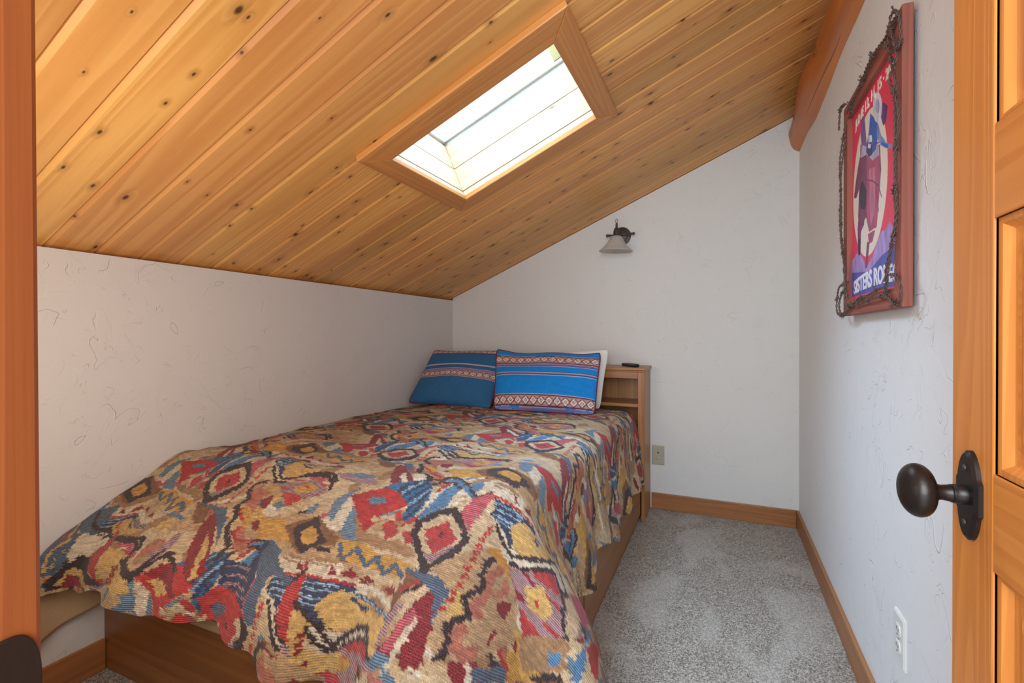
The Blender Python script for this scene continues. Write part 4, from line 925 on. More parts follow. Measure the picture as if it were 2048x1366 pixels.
#PATTERN_END
DYE = dict(tan=(204, 168, 124), tanlt=(224, 196, 156), tanbr=(178, 138, 98), cream=(236, 220, 192), gold=(220, 166, 82), goldlt=(224, 182, 110), orange=(216, 150, 62),
           red=(198, 56, 58), maroon=(146, 28, 40), pink=(206, 92, 104), pinkbr=(196, 120, 98), mauve=(176, 138, 142), brown=(142, 98, 66), char=(46, 32, 38),
           navy=(40, 60, 94), slate=(84, 108, 132), blue=(86, 140, 182), bgrey=(108, 140, 162), teal=(44, 116, 162), sky=(150, 190, 214))
def paint_cloth():
    """weave plan of the bedspread on a 2 mm raster: one repeating device plus the parts near the foot"""
    D = 0.002; nu_, nv_ = 1030, 1300; uo, vo = -0.1, -0.1
    uu = uo + (np.arange(nu_) + .5) * D; vv = vo + (np.arange(nv_) + .5) * D
    UU, VV = np.meshgrid(uu, vv, indexing='ij')
    C = np.ones((nu_, nv_, 4)); k = sstep(vnoise(UU, VV, 31, 9.0), .35, .65)[..., None]
    C[..., :3] = lin(DYE['tan']) * k + lin(DYE['tanlt']) * (1 - k); C[..., 3] = 0
    k = vnoise(UU * 1.0, VV, 33, 14.0) > 0.72; C[k, :3] = lin(DYE['tanbr'])
    def poly(pts, col, rib):
        p = np.array(pts).reshape(-1, 2); lo = p.min(0); hi = p.max(0)
        i0, i1 = max(int((lo[0] - uo) / D), 0), min(int((hi[0] - uo) / D) + 2, nu_); j0, j1 = max(int((lo[1] - vo) / D), 0), min(int((hi[1] - vo) / D) + 2, nv_)
        if i0 >= i1 or j0 >= j1: return
        X_, Y_ = UU[i0:i1, j0:j1], VV[i0:i1, j0:j1]; ins = np.zeros(X_.shape, bool)
        for q in range(len(p)):
            x0, y0 = p[q - 1]; x1, y1 = p[q]
            if y0 == y1: continue
            ins ^= ((y0 > Y_) != (y1 > Y_)) & (X_ < (x1 - x0) * (Y_ - y0) / (y1 - y0) + x0)
        c = C[i0:i1, j0:j1]; c[ins, :3] = lin(DYE[col]); c[ins, 3] = rib
    def line(pts, w, col, rib):
        p = np.array(pts).reshape(-1, 2); lo = p.min(0) - w; hi = p.max(0) + w
        i0, i1 = max(int((lo[0] - uo) / D), 0), min(int((hi[0] - uo) / D) + 2, nu_); j0, j1 = max(int((lo[1] - vo) / D), 0), min(int((hi[1] - vo) / D) + 2, nv_)
        if i0 >= i1 or j0 >= j1: return
        X_, Y_ = UU[i0:i1, j0:j1], VV[i0:i1, j0:j1]; d = np.full(X_.shape, 9.)
        for (x0, y0), (x1, y1) in zip(p[:-1], p[1:]):
            L2 = (x1 - x0) ** 2 + (y1 - y0) ** 2 + 1e-12
            t_ = np.clip(((X_ - x0) * (x1 - x0) + (Y_ - y0) * (y1 - y0)) / L2, 0, 1)
            d = np.minimum(d, np.hypot(X_ - x0 - t_ * (x1 - x0), Y_ - y0 - t_ * (y1 - y0)))
        ins = d < w / 2; c = C[i0:i1, j0:j1]; c[ins, :3] = lin(DYE[col]); c[ins, 3] = rib
    def put(items, du, dv):
        for typ, col, rib, w, pts in items:
            p = (np.array(pts).reshape(-1, 2) + (du, dv))
            if p[:, 0].max() < uo or p[:, 0].min() > uo + nu_ * D or p[:, 1].max() < vo or p[:, 1].min() > vo + nv_ * D: continue
            if typ == 'p': poly(p, col, rib)
            else: line(p, w * (1.0 if w > 0.006 else 1.15), col, rib)
    rf = random.Random(77)                     # small woven flecks and lenses between the devices
    for _ in range(620):
        u0, v0 = rf.uniform(-0.1, 1.95), rf.uniform(-0.1, 2.45); L_, W_ = rf.uniform(0.02, 0.085), rf.uniform(0.006, 0.022); an = rf.gauss(-0.25, 0.45)
        col = rf.choice(['cream', 'cream', 'cream', 'tanlt', 'pink', 'mauve', 'pinkbr', 'bgrey', 'goldlt', 'tanbr', 'maroon', 'blue', 'char'])
        if col in ('char', 'maroon', 'blue'): L_ *= 0.6; W_ *= 0.6
        poly([q for k in range(8) for q in (u0 + L_ * math.cos(k * PI / 4) * math.cos(an) - W_ * math.sin(k * PI / 4) * math.sin(an), v0 + L_ * math.cos(k * PI / 4) * math.sin(an) + W_ * math.sin(k * PI / 4) * math.cos(an))], col, 1 if col in ('pink', 'mauve', 'bgrey', 'blue', 'maroon', 'char') else 0)
    for m2 in range(-3, 7):
        for n2 in range(-5, 5):
            du, dv = n2 * 0.80 + m2 * 0.405, n2 * 0.052 - m2 * 0.322
            if -1.6 < du < 1.6 and -2.6 < dv < 1.2: put(CELL, du, dv)
    put(CELL, 0, 0); put(CELL, -0.80, -0.052)
    put(LOCAL, 0, 0)
    return C, uo, vo, D
def cover_colour(uv):
    C, uo, vo, D = paint_cloth(); u, v = uv[..., 0], uv[..., 1]
    # yarn rows: each row of the weave starts and stops its colour a little differently
    row = np.floor(v / 0.004)
    rs = np.random.RandomState(5).rand(4096)
    ju = (rs[(row.astype(int) % 4096)] - .5) * 0.006 + (vnoise(u, v, 41, 160) - .5) * 0.007
    jv = (vnoise(u, v, 42, 160) - .5) * 0.007
    i = np.clip(((u + ju - uo) / D).astype(int), 0, C.shape[0] - 1); j = np.clip(((v + jv - vo) / D).astype(int), 0, C.shape[1] - 1)
    c = C[i, j].copy()
    # each yarn differs a little in dye
    c[..., :3] *= (0.62 + 0.54 * vnoise(u * 0.3, v, 44, 260))[..., None] * (0.80 + 0.36 * vnoise(u, v, 45, 260))[..., None]
    return c
M['coverlet'] = painted('woven_coverlet', 0.9, weave=0.0046, wstr=1.0, sheen=0.1, wdark=0.6)
cv_ = grid_mesh('coverlet', CP, CUV, cover_colour(CUV), M['coverlet'])
md = cv_.modifiers.new('thickness', 'SOLIDIFY'); md.thickness = 0.006; md.offset = -1
tag(cv_, 'multicoloured southwestern woven bedspread draped over the bed to near the floor', 'bedspread')

# ------------------------------------------------------------------ pillows
def pillow(name, BL, BR, TL, TR, th, label, cat, mat, colf=None, group=None, pipe=True, sag=0.0, dip=0.0, crease=(), pinch=0.10, seed=1, nx=150, ny=110, ph=0.0):
    BL, BR, TL, TR = [np.array(q, float) for q in (BL, BR, TL, TR)]
    s = np.linspace(-1, 1, nx); t_ = np.linspace(-1, 1, ny); S, T_ = np.meshgrid(s, t_, indexing='ij')
    # rounded corners and slightly hollow edges
    sx = S * (1 - pinch * 0.5 * (1 - T_ ** 2) * np.abs(S) ** 3 * 0.4 - 0.035 * (T_ ** 8) * S ** 2)
    ty = T_ * (1 - pinch * 0.5 * (1 - S ** 2) * np.abs(T_) ** 3 * 0.6 - 0.035 * (S ** 8) * T_ ** 2)
    u = (sx + 1) / 2; v = (ty + 1) / 2
    base = ((1 - u) * (1 - v))[..., None] * BL + (u * (1 - v))[..., None] * BR + ((1 - u) * v)[..., None] * TL + (u * v)[..., None] * TR
    base[..., 2] -= dip * v ** 3 * (1 - (S - 0.15) ** 2) - dip * 0.5 * np.sin(S * 5 + 1) * v ** 4
    nrm = np.cross((BR + TR - BL - TL), (TL + TR - BL - BR)); nrm /= np.linalg.norm(nrm)   # towards the camera side
    prof = (np.clip(1 - S ** 2, 0, 1) ** 0.52) * (np.clip(1 - T_ ** 2, 0, 1) ** 0.52)
    lump = 1 + 0.30 * (vnoise(S, T_, seed, 1.4) - .5) + 0.10 * (vnoise(S, T_, seed + 5, 4.0) - .5)
    belly = 1 - 0.25 * T_
    h = th / 2 * prof * lump * belly
    for cx_, cy_, ang, ln_, wd, dp in crease:      # soft creases pressed into the cover
        a_ = (S - cx_) * math.cos(ang) + (T_ - cy_) * math.sin(ang); b2 = -(S - cx_) * math.sin(ang) + (T_ - cy_) * math.cos(ang)
        h = h - dp * np.exp(-(a_ / ln_) ** 2 - (b2 / wd) ** 2) * prof
    edge = (1 - prof) * 0.004 * np.sin(S * 19 + seed) * 0 
    front = base + nrm * (h + 0.0)[..., None]; back = base - nrm * (h * 0.8)[..., None]
    front[..., 2] -= sag * (1 - T_ ** 2) * prof * 0.5
    nrm2 = nrm
    # one closed mesh: front and back sheets share the seam
    Pall = np.concatenate([front, back[::-1]], 0)
    UV = np.stack([np.concatenate([u, u[::-1]], 0), np.concatenate([v, v[::-1]], 0)], -1)
    c = np.ones(UV.shape[:2] + (4,))
    if colf is not None:
        c[..., :3] = colf(UV[..., 0], UV[..., 1]); c[..., 3] = 0
    o = empty(name, tuple((BL + BR) / 2), label, cat, group)
    b_ = grid_mesh('cover', Pall, UV, c, mat, o)
    if pipe:
        loop = [base[i, 0] for i in range(0, nx, 3)] + [base[-1, j] for j in range(0, ny, 3)] + [base[i, -1] for i in range(nx - 1, -1, -3)] + [base[0, j] for j in range(ny - 1, -1, -3)]
        bm = bmesh.new(); tube(bm, [tuple(q) for q in loop], 0.0042, 8, closed=True)
        pp = obj('piping', bm, M['piping'], o, smooth=True); pp['label'] = 'maroon piping along the seam'
    return o
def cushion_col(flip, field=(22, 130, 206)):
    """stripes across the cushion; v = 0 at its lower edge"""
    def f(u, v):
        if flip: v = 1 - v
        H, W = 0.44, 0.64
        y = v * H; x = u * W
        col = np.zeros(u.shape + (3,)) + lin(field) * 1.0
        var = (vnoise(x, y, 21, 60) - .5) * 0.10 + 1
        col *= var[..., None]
        def band(y0, y1, c): 
            k = (y >= y0) & (y < y1); col[k] = lin(c)
        def diamonds(y0, y1):
            band(y0 - 0.012, y1 + 0.012, (92, 50, 84)); band(y0 - 0.004, y1 + 0.004, (176, 142, 132))
            band(y0 - 0.016, y0 - 0.013, (206, 170, 160)); band(y1 + 0.013, y1 + 0.016, (206, 170, 160))
            k = (y >= y0 - 0.003) & (y < y1 + 0.003)
            hh = (y1 - y0) / 2; yc = (y0 + y1) / 2; per = 0.049
            xx = (x % per) - per / 2; d = np.abs(xx) / (per * 0.44) + np.abs(y - yc) / hh
            def put(m_, c): col[k & m_] = lin(c)
            put(d >= 1.12, (178, 146, 140)); put((d < 1.42) & (d >= 1.22), (126, 46, 40)); put((d < 1.18) & (d >= 1.0), (120, 40, 38))
            put((d < 1.0) & (d >= 0.55), (226, 214, 204)); put((d < 0.55) & (d >= 0.34), (104, 40, 44)); put((d < 0.34) & (d > 0.14), (226, 212, 204)); put(d <= 0.14, (80, 34, 40))
        y = y * 1.45 + 0.032 if flip else y
        diamonds(0.036, 0.082)
        band(0.012, 0.016, (150, 120, 150)); band(0.004, 0.008, (190, 160, 170))
        # plain field, three-line band, then a second diamond band
        for y0, y1, c in ((0.232, 0.235, (196, 186, 196)), (0.239, 0.2425, (28, 52, 96)), (0.2425, 0.246, (196, 178, 186)), (0.248, 0.252, (176, 150, 168)), (0.254, 0.258, (196, 178, 186)), (0.246, 0.248, (120, 90, 130)), (0.252, 0.254, (120, 90, 130)), (0.258, 0.261, (28, 52, 96)), (0.264, 0.266, (196, 186, 196)),
                          (0.300, 0.303, (190, 170, 190)), (0.306, 0.311, (46, 80, 150)), (0.311, 0.315, (170, 140, 170)), (0.315, 0.320, (60, 70, 140)), (0.322, 0.325, (30, 40, 90))):
            band(y0, y1, c)
        diamonds(0.338, 0.380)
        return col
    return f
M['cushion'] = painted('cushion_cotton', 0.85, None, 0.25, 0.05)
CPHI = None
pillow('pillow', (-1.20, 2.56, 0.625), (-0.62, 2.635, 0.635), (-1.20, 2.665, 0.935), (-0.578, 2.675, 0.975), 0.12, 'plain white bed pillow tucked behind the bright blue cushion', 'pillow', M['white_cloth'], None, pipe=False, seed=9)
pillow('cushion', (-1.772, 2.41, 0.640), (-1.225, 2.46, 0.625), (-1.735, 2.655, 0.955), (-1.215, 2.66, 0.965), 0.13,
       'blue striped cushion, colour greyed to paint in its light, leaning on the headboard next to the left wall', 'cushion', M['cushion'], cushion_col(True, (48, 102, 146)), 'blue striped cushions', seed=2, dip=0.005, crease=((0.1, -0.75, 1.3, 0.2, 0.04, 0.006), (0.35, -0.8, 1.5, 0.2, 0.04, 0.006), (-0.4, -0.6, 1.1, 0.3, 0.06, 0.005)))  # greyer field colour paints in the light difference between the two cushions
pillow('cushion', (-1.145, 2.335, 0.645), (-0.60, 2.425, 0.635), (-1.225, 2.54, 0.965), (-0.600, 2.575, 0.965), 0.12,
       'bright blue striped cushion in front of the white pillow', 'cushion', M['cushion'], cushion_col(False), 'blue striped cushions', seed=6, dip=0.014, crease=((0.62, -0.30, -0.25, 0.26, 0.06, 0.012), (0.45, -0.42, 0.0, 0.20, 0.05, 0.008), (0.80, -0.12, -0.5, 0.2, 0.07, 0.012), (-0.7, -0.5, 1.2, 0.3, 0.06, 0.006)))

# remote on the headboard
def remote():
    e = empty('remote_control', (-0.49, 2.83, hb_top), 'black remote control lying on top of the bookcase headboard', 'remote control')
    mt = Matrix.Translation((-0.488, 2.83, hb_top)) @ Matrix.Rotation(math.radians(38), 4, 'Z')
    obj('body', B(-0.020, 0.020, -0.075, 0.075, 0.0, 0.018, mtx=mt), M['black_plastic'], e, bevel=0.007, seg=3)
    for i in range(5):
        for j in range(3):
            bm = bmesh.new(); lathe(bm, [(0, 0.0034), (0.0016, 0.003), (0.002, 0)], mt @ Vector((-0.011 + j * 0.011, -0.05 + i * 0.02, 0.018)), (0, 0, 1), 10)
            obj('button', bm, M['rubber'], e, smooth=True)
remote()

# ------------------------------------------------------------------ wall lamp
def sconce():
    cx, cz = -0.565, 1.672; e = empty('wall_lamp', (cx, YB, cz), 'dark metal wall lamp with frosted bell shade on the back wall', 'wall lamp')
    bm = bmesh.new(); lathe(bm, [(0, 0.056), (0.006, 0.056), (0.010, 0.050), (0.012, 0.040), (0.020, 0.034), (0.026, 0.018), (0.027, 0)], (cx, YB, cz), (0, -1, 0), 40)
    obj('backplate', bm, M['pewter'], e, auto=30)
    ax, ay, az = cx - 0.012, YB - 0.105, cz + 0.003
    bm = bmesh.new(); tube(bm, [(cx, YB - 0.02, cz), (cx - 0.004, YB - 0.05, cz + 0.004), (ax, ay, az)], 0.008, 12)
    obj('arm', bm, M['pewter'], e, smooth=True)
    bm = bmesh.new(); yb_ = YB - 0.055
    tube(bm, [(cx - 0.088, yb_, cz), (cx + 0.088, yb_, cz)], 0.0045, 12)
    for sgn in (-1, 1):
        lathe(bm, [(0, 0.0045), (0.002, 0.008), (0.005, 0.0085), (0.008, 0.006), (0.011, 0.006), (0.016, 0.0095), (0.021, 0.0088), (0.025, 0.005), (0.026, 0)], (cx + sgn * 0.062, yb_, cz), (sgn, 0, 0), 18)
    obj('crossbar', bm, M['pewter'], e, smooth=True)
    bm = bmesh.new(); lathe(bm, [(0.028, 0.0), (0.028, 0.012), (0.018, 0.016), (0.006, 0.019), (-0.012, 0.020), (-0.030, 0.026), (-0.032, 0.0)], (ax, ay, az), (0, 0, 1), 28)
    obj('socket', bm, M['pewter'], e, auto=35)
    bm = bmesh.new(); lathe(bm, [(0, 0.0075), (0.012, 0.0068), (0.030, 0.0055), (0.032, 0.004)], (ax, ay, az + 0.027), (0, 0, 1), 14)
    tube(bm, [(ax + 0.0055 * math.cos(a), ay, az + 0.070 + 0.014 * math.sin(a)) for a in np.linspace(0, 2 * PI, 20, endpoint=False)], 0.0016, 8, closed=True)
    obj('finial', bm, M['pewter'], e, smooth=True)
    # bell shade, tilted slightly off the wall
    prof = [(-0.020, 0.027), (-0.030, 0.033), (-0.045, 0.042), (-0.065, 0.053), (-0.085, 0.068), (-0.100, 0.084), (-0.112, 0.100), (-0.110, 0.101), (-0.098, 0.0865), (-0.083, 0.0705), (-0.063, 0.0555), (-0.043, 0.0445), (-0.028, 0.0355), (-0.020, 0.0295)]
    bm = bmesh.new(); lathe(bm, prof + [prof[0]], (ax, ay, az), (0.05, -0.03, 1), 48)
    bmesh.ops.remove_doubles(bm, verts=bm.verts, dist=1e-5)
    sh = obj('lamp_shade', bm, M['frosted'], e, smooth=True); sh['label'] = 'frosted white glass bell shade'
    bm = bmesh.new(); lathe(bm, [(-0.032, 0.011), (-0.042, 0.013), (-0.055, 0.022), (-0.070, 0.027), (-0.084, 0.022), (-0.092, 0.010), (-0.094, 0)], (ax, ay, az), (0.05, -0.03, 1), 24)
    obj('bulb', bm, M['frosted'], e, smooth=True)
sconce()

# ------------------------------------------------------------------ outlets
def outlet(name, c, nrm, mat, label, face_mat, style):
    """c = centre on the wall; nrm = outward normal; plate 70 x 114 mm"""
    n_ = Vector(nrm); side = Vector((0, 0, 1)).cross(n_).normalized(); up = Vector((0, 0, 1))
    mt = Matrix(((side.x, up.x, n_.x, c[0]), (side.y, up.y, n_.y, c[1]), (side.z, up.z, n_.z, c[2]), (0, 0, 0, 1)))
    e = empty(name, c, label, 'wall plate')
    w, h = 0.036, 0.0585
    bm = bmesh.new()
    for f in (0,):
        a = [(-w, -h, 0), (w, -h, 0), (w, h, 0), (-w, h, 0)]; b_ = [(-w, -h, 0.003), (w, -h, 0.003), (w, h, 0.003), (-w, h, 0.003)]
        c2 = [(-w + 0.005, -h + 0.005, 0.0058), (w - 0.005, -h + 0.005, 0.0058), (w - 0.005, h - 0.005, 0.0058), (-w + 0.005, h - 0.005, 0.0058)]
        A, Bv, Cv = [[bm.verts.new(mt @ Vector(q)) for q in r] for r in (a, b_, c2)]
        for k in range(4):
            k2 = (k + 1) % 4; bm.faces.new((A[k], A[k2], Bv[k2], Bv[k])); bm.faces.new((Bv[k], Bv[k2], Cv[k2], Cv[k]))
        bm.faces.new(Cv); bm.faces.new(list(reversed(A)))
    pl = obj('plate', bm, mat, e)
    if style == 'power':
        for dz in (-0.0195, 0.0195):
            bm = bmesh.new(); pts = []
            for k in range(32):
                a = 2 * PI * k / 32; x, y = 0.0172 * math.cos(a), 0.0172 * math.sin(a); y = max(-0.0142, min(0.0142, y))
                pts.append(mt @ Vector((x, y + dz, 0.0056)))
            prism(bm, pts, n_ * 0.0024)
            rc = obj('receptacle', bm, face_mat, e, bevel=0.0006)
            for x, hh in ((-0.0064, 0.0042), (0.0064, 0.0034)):
                obj('slot', B(x - 0.0011, x + 0.0011, dz + 0.003 - hh, dz + 0.003 + hh, 0.0078, 0.0083, mtx=mt), M['hole'], rc)
            bm = bmesh.new(); lathe(bm, [(0, 0.0026), (0.0004, 0.0026), (0.0004, 0)], mt @ Vector((0, dz - 0.0085, 0.0079)), n_, 14); obj('slot', bm, M['hole'], rc)
        bm = bmesh.new(); lathe(bm, [(0, 0.003), (0.001, 0.0024), (0.0012, 0)], mt @ Vector((0, 0, 0.0058)), n_, 14); obj('screw', bm, M['alu'], e, smooth=True)
    else:
        bm = bmesh.new(); prism(bm, [mt @ Vector(q) for q in ((-0.0065, 0.020, 0.0057), (0.0, 0.009, 0.0057), (0.0065, 0.020, 0.0057))], n_ * 0.0008); obj('jack', bm, M['hole'], e)
        bm = bmesh.new(); lathe(bm, [(0, 0.0068), (0.002, 0.0062), (0.002, 0.0042), (0.008, 0.0040), (0.008, 0)], mt @ Vector((0, -0.018, 0.0057)), n_, 20); obj('connector', bm, M['alu'], e, auto=30)
        for dz in (-0.046, 0.046):
            bm = bmesh.new(); lathe(bm, [(0, 0.0028), (0.0008, 0.0022), (0.001, 0)], mt @ Vector((0, dz * 0.78, 0.0057)), n_, 14); obj('screw', bm, mat, e, smooth=True)
    return e
outlet('wall_plate', (-0.3475, YB, 0.3255), (0, -1, 0), M['beige_plastic'], 'beige phone and antenna wall plate beside the headboard', M['beige_plastic'], 'media')
outlet('power_outlet', (XR, 1.388, 0.333), (-1, 0, 0), M['white_plastic'], 'white double power outlet low on the right wall', M['white_plastic'], 'power')
#POSTER_BEGIN
POSTER_POLYS = [('lav',[1.79,1.28,1.694,1.302,1.617,1.239,1.559,1.264,1.516,1.295,1.486,1.314,1.447,1.312,1.42,1.327,1.376,1.292,1.358,1.166,1.789,1.17]),('mtn',[1.79,1.246,1.593,1.226,1.485,1.252,1.376,1.264,1.358,1.166,1.789,1.17]),('plum',[1.683,1.608,1.498,1.54,1.487,1.474,1.501,1.417,1.523,1.334,1.594,1.336,1.623,1.382,1.681,1.367,1.708,1.402,1.695,1.499]),('rose',[1.62,1.557,1.498,1.515,1.491,1.463,1.501,1.417,1.523,1.334,1.594,1.336,1.623,1.396,1.619,1.476]),('rosel',[1.595,1.509,1.539,1.497,1.538,1.388,1.576,1.345,1.595,1.416]),('plum',[1.683,1.58,1.615,1.556,1.656,1.515,1.701,1.479,1.728,1.464,1.756,1.472,1.737,1.511,1.709,1.553]),('dark',[1.682,1.495,1.656,1.494,1.619,1.456,1.623,1.416,1.648,1.402,1.681,1.417,1.695,1.456]),('plum',[1.695,1.427,1.631,1.404,1.643,1.366,1.676,1.352,1.68,1.286,1.707,1.294,1.713,1.367]),('dark',[1.702,1.336,1.681,1.332,1.686,1.283,1.704,1.29]),('rose',[1.606,1.331,1.536,1.33,1.56,1.303,1.594,1.302]),('plum',[1.613,1.312,1.589,1.305,1.612,1.238,1.632,1.241]),('cloth',[1.67,1.603,1.508,1.543,1.502,1.516,1.561,1.521,1.62,1.557,1.683,1.569]),('purple',[1.671,1.694,1.645,1.683,1.62,1.591,1.601,1.571,1.67,1.603,1.683,1.636]),('blue',[1.585,1.658,1.519,1.61,1.512,1.57,1.533,1.54,1.584,1.54,1.625,1.573,1.596,1.616]),('blued',[1.615,1.583,1.562,1.563,1.568,1.539,1.596,1.542,1.624,1.566]),('sky',[1.519,1.61,1.488,1.561,1.439,1.521,1.398,1.503,1.398,1.495,1.449,1.513,1.498,1.54,1.525,1.575]),('blue',[1.488,1.545,1.43,1.515,1.434,1.507,1.484,1.534]),('mane',[1.488,1.641,1.465,1.633,1.436,1.612,1.449,1.578,1.472,1.578,1.488,1.604]),('white',[1.601,1.603,1.569,1.592,1.568,1.574,1.601,1.584]),('white',[1.605,1.583,1.577,1.569,1.584,1.561,1.608,1.572]),('hat',[1.48,1.628,1.482,1.618,1.485,1.611,1.491,1.605,1.499,1.602,1.509,1.602,1.519,1.605,1.529,1.61,1.539,1.618,1.548,1.629,1.554,1.64,1.559,1.652,1.56,1.663,1.559,1.673,1.555,1.681,1.548,1.687,1.54,1.689,1.53,1.689,1.519,1.685,1.509,1.679,1.5,1.671,1.492,1.661,1.486,1.65,1.482,1.639]),('hatd',[1.501,1.64,1.502,1.633,1.505,1.629,1.511,1.627,1.517,1.628,1.523,1.633,1.529,1.639,1.533,1.647,1.534,1.655,1.533,1.662,1.529,1.666,1.524,1.668,1.517,1.666,1.511,1.662,1.505,1.655,1.502,1.648])]
POSTER_LINES = [[1.624,1.488,1.561,1.466,1.507,1.437,1.483,1.402],[1.524,1.429,1.507,1.371],[1.546,1.557,1.508,1.55]]
WIRES = [[(1.739,1.727),(1.632,1.743),(1.534,1.755),(1.439,1.759),(1.373,1.751),(1.322,1.754),(1.287,1.749)],[(1.715,1.703),(1.594,1.732),(1.479,1.751),(1.376,1.733),(1.321,1.686),(1.274,1.673)],[(1.776,1.706),(1.821,1.631),(1.827,1.555),(1.833,1.464),(1.805,1.349),(1.779,1.269),(1.725,1.166)],[(1.739,1.705),(1.775,1.63),(1.8,1.532),(1.806,1.426),(1.773,1.306),(1.747,1.205),(1.734,1.13)],[(1.287,1.749),(1.322,1.743),(1.355,1.741),(1.346,1.692),(1.297,1.612),(1.307,1.564),(1.31,1.511),(1.29,1.414),(1.311,1.367),(1.302,1.311),(1.324,1.262),(1.331,1.235),(1.36,1.201),(1.368,1.145)],[(1.322,1.732),(1.289,1.661),(1.321,1.629),(1.281,1.557),(1.276,1.503),(1.288,1.445),(1.284,1.38),(1.29,1.319),(1.31,1.259),(1.321,1.218),(1.342,1.176),(1.359,1.139)],[(1.734,1.126),(1.627,1.152),(1.529,1.155),(1.444,1.163),(1.359,1.161)],[(1.756,1.142),(1.627,1.137),(1.507,1.141),(1.368,1.142),(1.293,1.119)],[(1.726,1.214),(1.838,1.206),(1.887,1.162),(1.872,1.125),(1.771,1.111),(1.734,1.126)],[(1.735,1.196),(1.797,1.183),(1.83,1.151),(1.787,1.118),(1.734,1.123)],[(1.334,1.189),(1.289,1.181),(1.267,1.158),(1.273,1.127),(1.297,1.117),(1.359,1.142)],[(1.739,1.757),(1.802,1.774),(1.835,1.745),(1.842,1.717)],[(1.355,1.741),(1.339,1.775),(1.303,1.766),(1.275,1.741),(1.274,1.694),(1.293,1.689),(1.347,1.742)],[(1.739,1.757),(1.792,1.773),(1.842,1.783)]]
